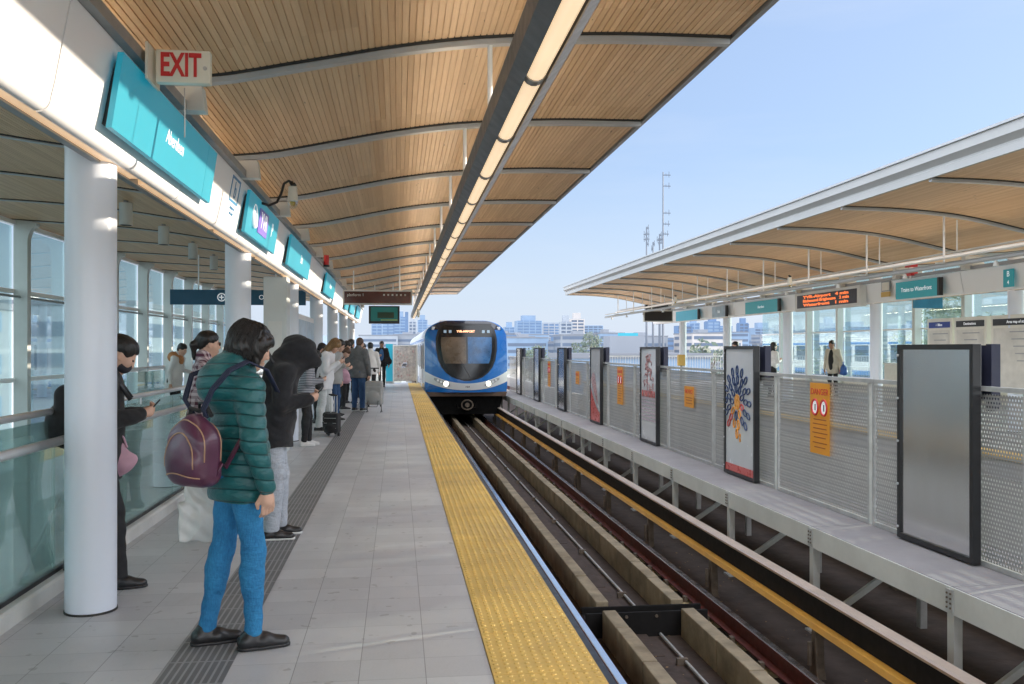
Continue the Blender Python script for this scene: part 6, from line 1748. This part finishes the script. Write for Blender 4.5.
def purple_pack():
    R_ = p1[0]; a = R(33 + 14); c = wpt(R_, (-.265, -.105, 0))
    t = thing('backpack', 'plum leather backpack with tan piping on the teal-jacketed woman', 'backpack', (c[0], c[1], .84), a)
    S = SDF(); S.box((0, 0, .14), (.075, .145, .135), .06, k=.05); S.ell((.0, 0, .235), (.070, .120, .115), k=.06); S.ell((-.070, 0, .12), (.045, .118, .105), k=.03)
    S.nz = lambda P: .0012 * np.sin(45 * P[:, 1] + 30 * P[:, 2]); S.build('bag_body', M['plum'], t, .006)
    # piping follows the shell: project rays onto the distance field
    def on(y, z, off=.002):
        xs = np.linspace(-.25, .0, 120); P = np.stack([xs, np.full(120, y), np.full(120, z)], 1); d = S.ev(P); i = np.argmax(d < 0)
        return (float(xs[i]) - off, y, z)
    arc = [on(.112 * math.cos(q), .115 + .150 * math.sin(q)) for q in np.linspace(-.1, math.pi + .1, 24)]
    MB().tube(arc, .0035, 6).build('piping', M['tanpipe'], t, local=True, smooth=True)
    MB().tube([on(y, .065 + .012 * math.cos(y * 20)) for y in np.linspace(-.125, .125, 16)], .0035, 6).build('piping', M['tanpipe'], t, local=True, smooth=True)
    def side(yy, pts): return [(x, yy, z) for x, z in pts]
    for x_ in (-.045, .045):
        pts = []
        for q in np.linspace(.0, math.pi, 26):
            rr = np.linspace(.30, .05, 130); P = np.stack([np.full(130, x_), rr * math.cos(q), .13 + rr * math.sin(q)], 1); i = int(np.argmax(S.ev(P) < 0))
            pts.append((x_, float(P[i, 1]) * 1.01, float(P[i, 2]) + .001))
        MB().tube(pts, .0035, 6).build('piping', M['tanpipe'], t, local=True, smooth=True)
    MB().tube([(.05, -.03, .35), (.045, -.025, .40), (.045, .025, .40), (.05, .03, .35)], .008, 8).build('top_handle', M['black'], t, local=True, smooth=True)
    MB().tube([(.03, .075, .33), (.02, .06, .375), (.04, .02, .36), (.05, -.03, .38), (.04, -.075, .34)], .011, 8).build('strap_knot', M['blackfab'], t, local=True, smooth=True)
    # straps over the shoulders and under the arm, in the pack's frame
    def L(p):
        q = wpt(R_, np.array(p, float) * p1[1]); dx, dy = q[0] - c[0], q[1] - c[1]
        return (dx * math.cos(a) + dy * math.sin(a), -dx * math.sin(a) + dy * math.cos(a), q[2] - .84)
    sh = p1[4][0]
    def ribbon(pts, wd, nm, m):
        mb = MB()
        for k in (-1, 0, 1): mb.tube([(p[0], p[1] + k * wd * .33, p[2] + k * wd * .1) for p in pts], .0065, 8)
        mb.build(nm, m, t, local=True, smooth=True)
    S2 = M['strapnavy']
    ribbon([(.03, -.05, .335), L((-.245, -.13, 1.30)), L((-.215, -.17, 1.40)), L((-.13, -.185, 1.50)), L((-.03, -.185, 1.545)), L((.08, -.175, 1.50)), L((.15, -.16, 1.38))], .034, 'shoulder_strap', S2)
    ribbon([L((.02, -.20, 1.22)), L((-.08, -.215, 1.14)), L((-.165, -.215, 1.0)), (.04, -.15, .12), (.02, -.13, .06)], .020, 'lower_strap', M['plum'])
    ribbon([(.03, .04, .335), L((-.26, .09, 1.34)), L((-.20, .15, 1.47)), L((-.03, .165, 1.53)), L((.085, .165, 1.475))], .034, 'shoulder_strap', S2)
M['strapnavy'] = mat('navy strap', (.012, .018, .05), .7)
purple_pack()
carrier(( -1.0, 5.02, .42))
def _unused(): pass
def day_pack(pr, label, m, off=(-.27, 0, 1.02), size=(.10, .15, .22)):
    r = pr[0]; c = wpt(r, (off[0], off[1], 0)); t = thing('backpack', label, 'backpack', (c[0], c[1], off[2]), r.rotation_euler.z)
    S = SDF(); S.box((0, 0, size[2]), (size[0], size[1], size[2]), .07, k=.05); S.ell((-.08, 0, size[2] * .7), (.06, size[1] * .8, size[2] * .6), k=.04); S.build('bag_body', m, t, .010)
    MB().tube([(size[0] * .5, -.03, size[2] * 2 - .01), (size[0] * .5, 0, size[2] * 2 + .05), (size[0] * .5, .03, size[2] * 2 - .01)], .008, 6).build('top_handle', M['black'], t, local=True, smooth=True)
    for q in (-1, 1): MB().tube([(.09, q * .08, size[2] * 1.9), (.16, q * .10, size[2] * 1.9 + .09), (.27, q * .12, size[2] * 1.9 + .06), (.36, q * .12, size[2] * 1.5)], .014, 8).build('shoulder_strap', M['black'], t, local=True, smooth=True)
day_pack(p2, 'black backpack worn by the person in the black hood', M['blackfab'], (-.31, .0, .96), (.11, .15, .24))
day_pack(p3, 'black backpack worn by the man behind the nearest column', M['blackfab'], (-.17, .03, .88), (.08, .13, .20))
soft_bag('plastic_bag', 'pink carrier bag hanging from the arm of the man behind the column', 'bag', wpt(p3[0], (.12, -.06, .72)), 100, (.075, .05, .17), M['pinkbag'], seed=3, vox=.01)
soft_bag('shoulder_bag', 'small round black bag hanging at the striped woman\'s side', 'bag', wpt(p7[0], (-.02, -.24, .78)), -10, (.24, .10, .20), M['blackfab'], handles=False, seed=2)
q = p7[0]; t = [c for c in bpy.data.objects if c.name.startswith('shoulder_bag')][0]
MB().tube([(0, .03, .17), (-.02, .12, .50), (.02, .22, .72)], .008, 6).build('strap', M['black'], t, local=True, smooth=True)
t['label'] = 'small round black bag on a long strap beside the woman in the white jacket'
soft_bag('plastic_bag', 'pale pink carrier bag held in the middle of the queue', 'bag', (-1.18, 20.3, .76), 90, (.22, .10, .30), M['pinkbag'], seed=5)
soft_bag('shoulder_bag', 'bright blue bag hanging from the man in the cream jacket', 'bag', wpt(p14[0], (.0, .33, .72)), 180, (.34, .16, .30), M['bluebag'], seed=6)
soft_bag('shoulder_bag', 'black bag at the hip of the man walking towards the camera', 'bag', wpt(p13[0], (.10, .26, .92)), -90, (.22, .12, .26), M['blackfab'], seed=7)
# orange scarf is part of person 5
S = SDF(); S.cap((.0, .07, 1.34), (.0, -.07, 1.34), .11, .11, k=.05); S.ell((.10, 0, 1.28), (.08, .10, .12)); sc_build(S, 'scarf', M['orangecloth'], p5[0], .014, 1.)
def luggage(name, label, loc, yaw, size, m, legs=False):
    t = thing(name, label, 'suitcase', loc, R(yaw)); w, d, h = size
    S = SDF(); S.box((0, 0, h / 2 + .06), (d / 2, w / 2, h / 2), .045); S.ell((-d * .5, 0, h * .42), (.04, w * .36, h * .26), k=.03); S.build('shell', m, t, .011)
    for q in (-1, 1):
        MB().tube([(.06, q * w * .36 - .012, .035), (.06, q * w * .36 + .012, .035)], .034, 14).build('wheel', M['black'], t, local=True, smooth='auto')
        MB().tube([(d / 2 - .03, q * w * .22, h + .02), (d / 2 - .03, q * w * .22, h + .36)], .008, 8).build('handle_rod', M['galv'], t, local=True, smooth='auto')
    MB().tube([(d / 2 - .03, -w * .24, h + .36), (d / 2 - .03, w * .24, h + .36)], .014, 8).build('grip', M['black'], t, local=True, smooth='auto')
    mb = MB()
    for z in (.25, .5, .75): mb.box(-d / 2 - .003, -d / 2 + .004, -w * .42, w * .42, .06 + h * z, .066 + h * z)
    mb.build('zip_line', M['galv'], t, local=True)
    if legs:
        MB().tube([(-.12, -w * .3, .17), (-.26, -w * .3, .02), (-.26, w * .3, .02), (-.12, w * .3, .17)], .009, 8).build('stand', M['black'], t, local=True, smooth=True)
    return t
luggage('suitcase', 'black wheeled suitcase standing behind the striped woman', (-1.12, 15.9, .0), 70, (.26, .20, .34), M['blackfab'])
luggage('suitcase', 'small black wheeled bag standing left of the larger black suitcase', (-1.18, 16.2, .0), 70, (.22, .2, .34), M['blackfab'])
luggage('trolley_case', 'grey shopping trolley case on thin black legs beside the man in grey', (-.56, 21.9, .12), 80, (.40, .26, .56), M['greybag'], legs=True)
t = [o for o in bpy.data.objects if o.name == 'trolley_case'][0]
MB().tube([(0, -.17, -.10), (0, -.17, .1), (.0, .17, .1), (0, .17, -.10)], .012, 8).tube([(.12, -.17, -.11), (-.12, -.17, -.11)], .01, 8).tube([(.12, .17, -.11), (-.12, .17, -.11)], .01, 8).build('leg_frame', M['black'], t, local=True, smooth=True)
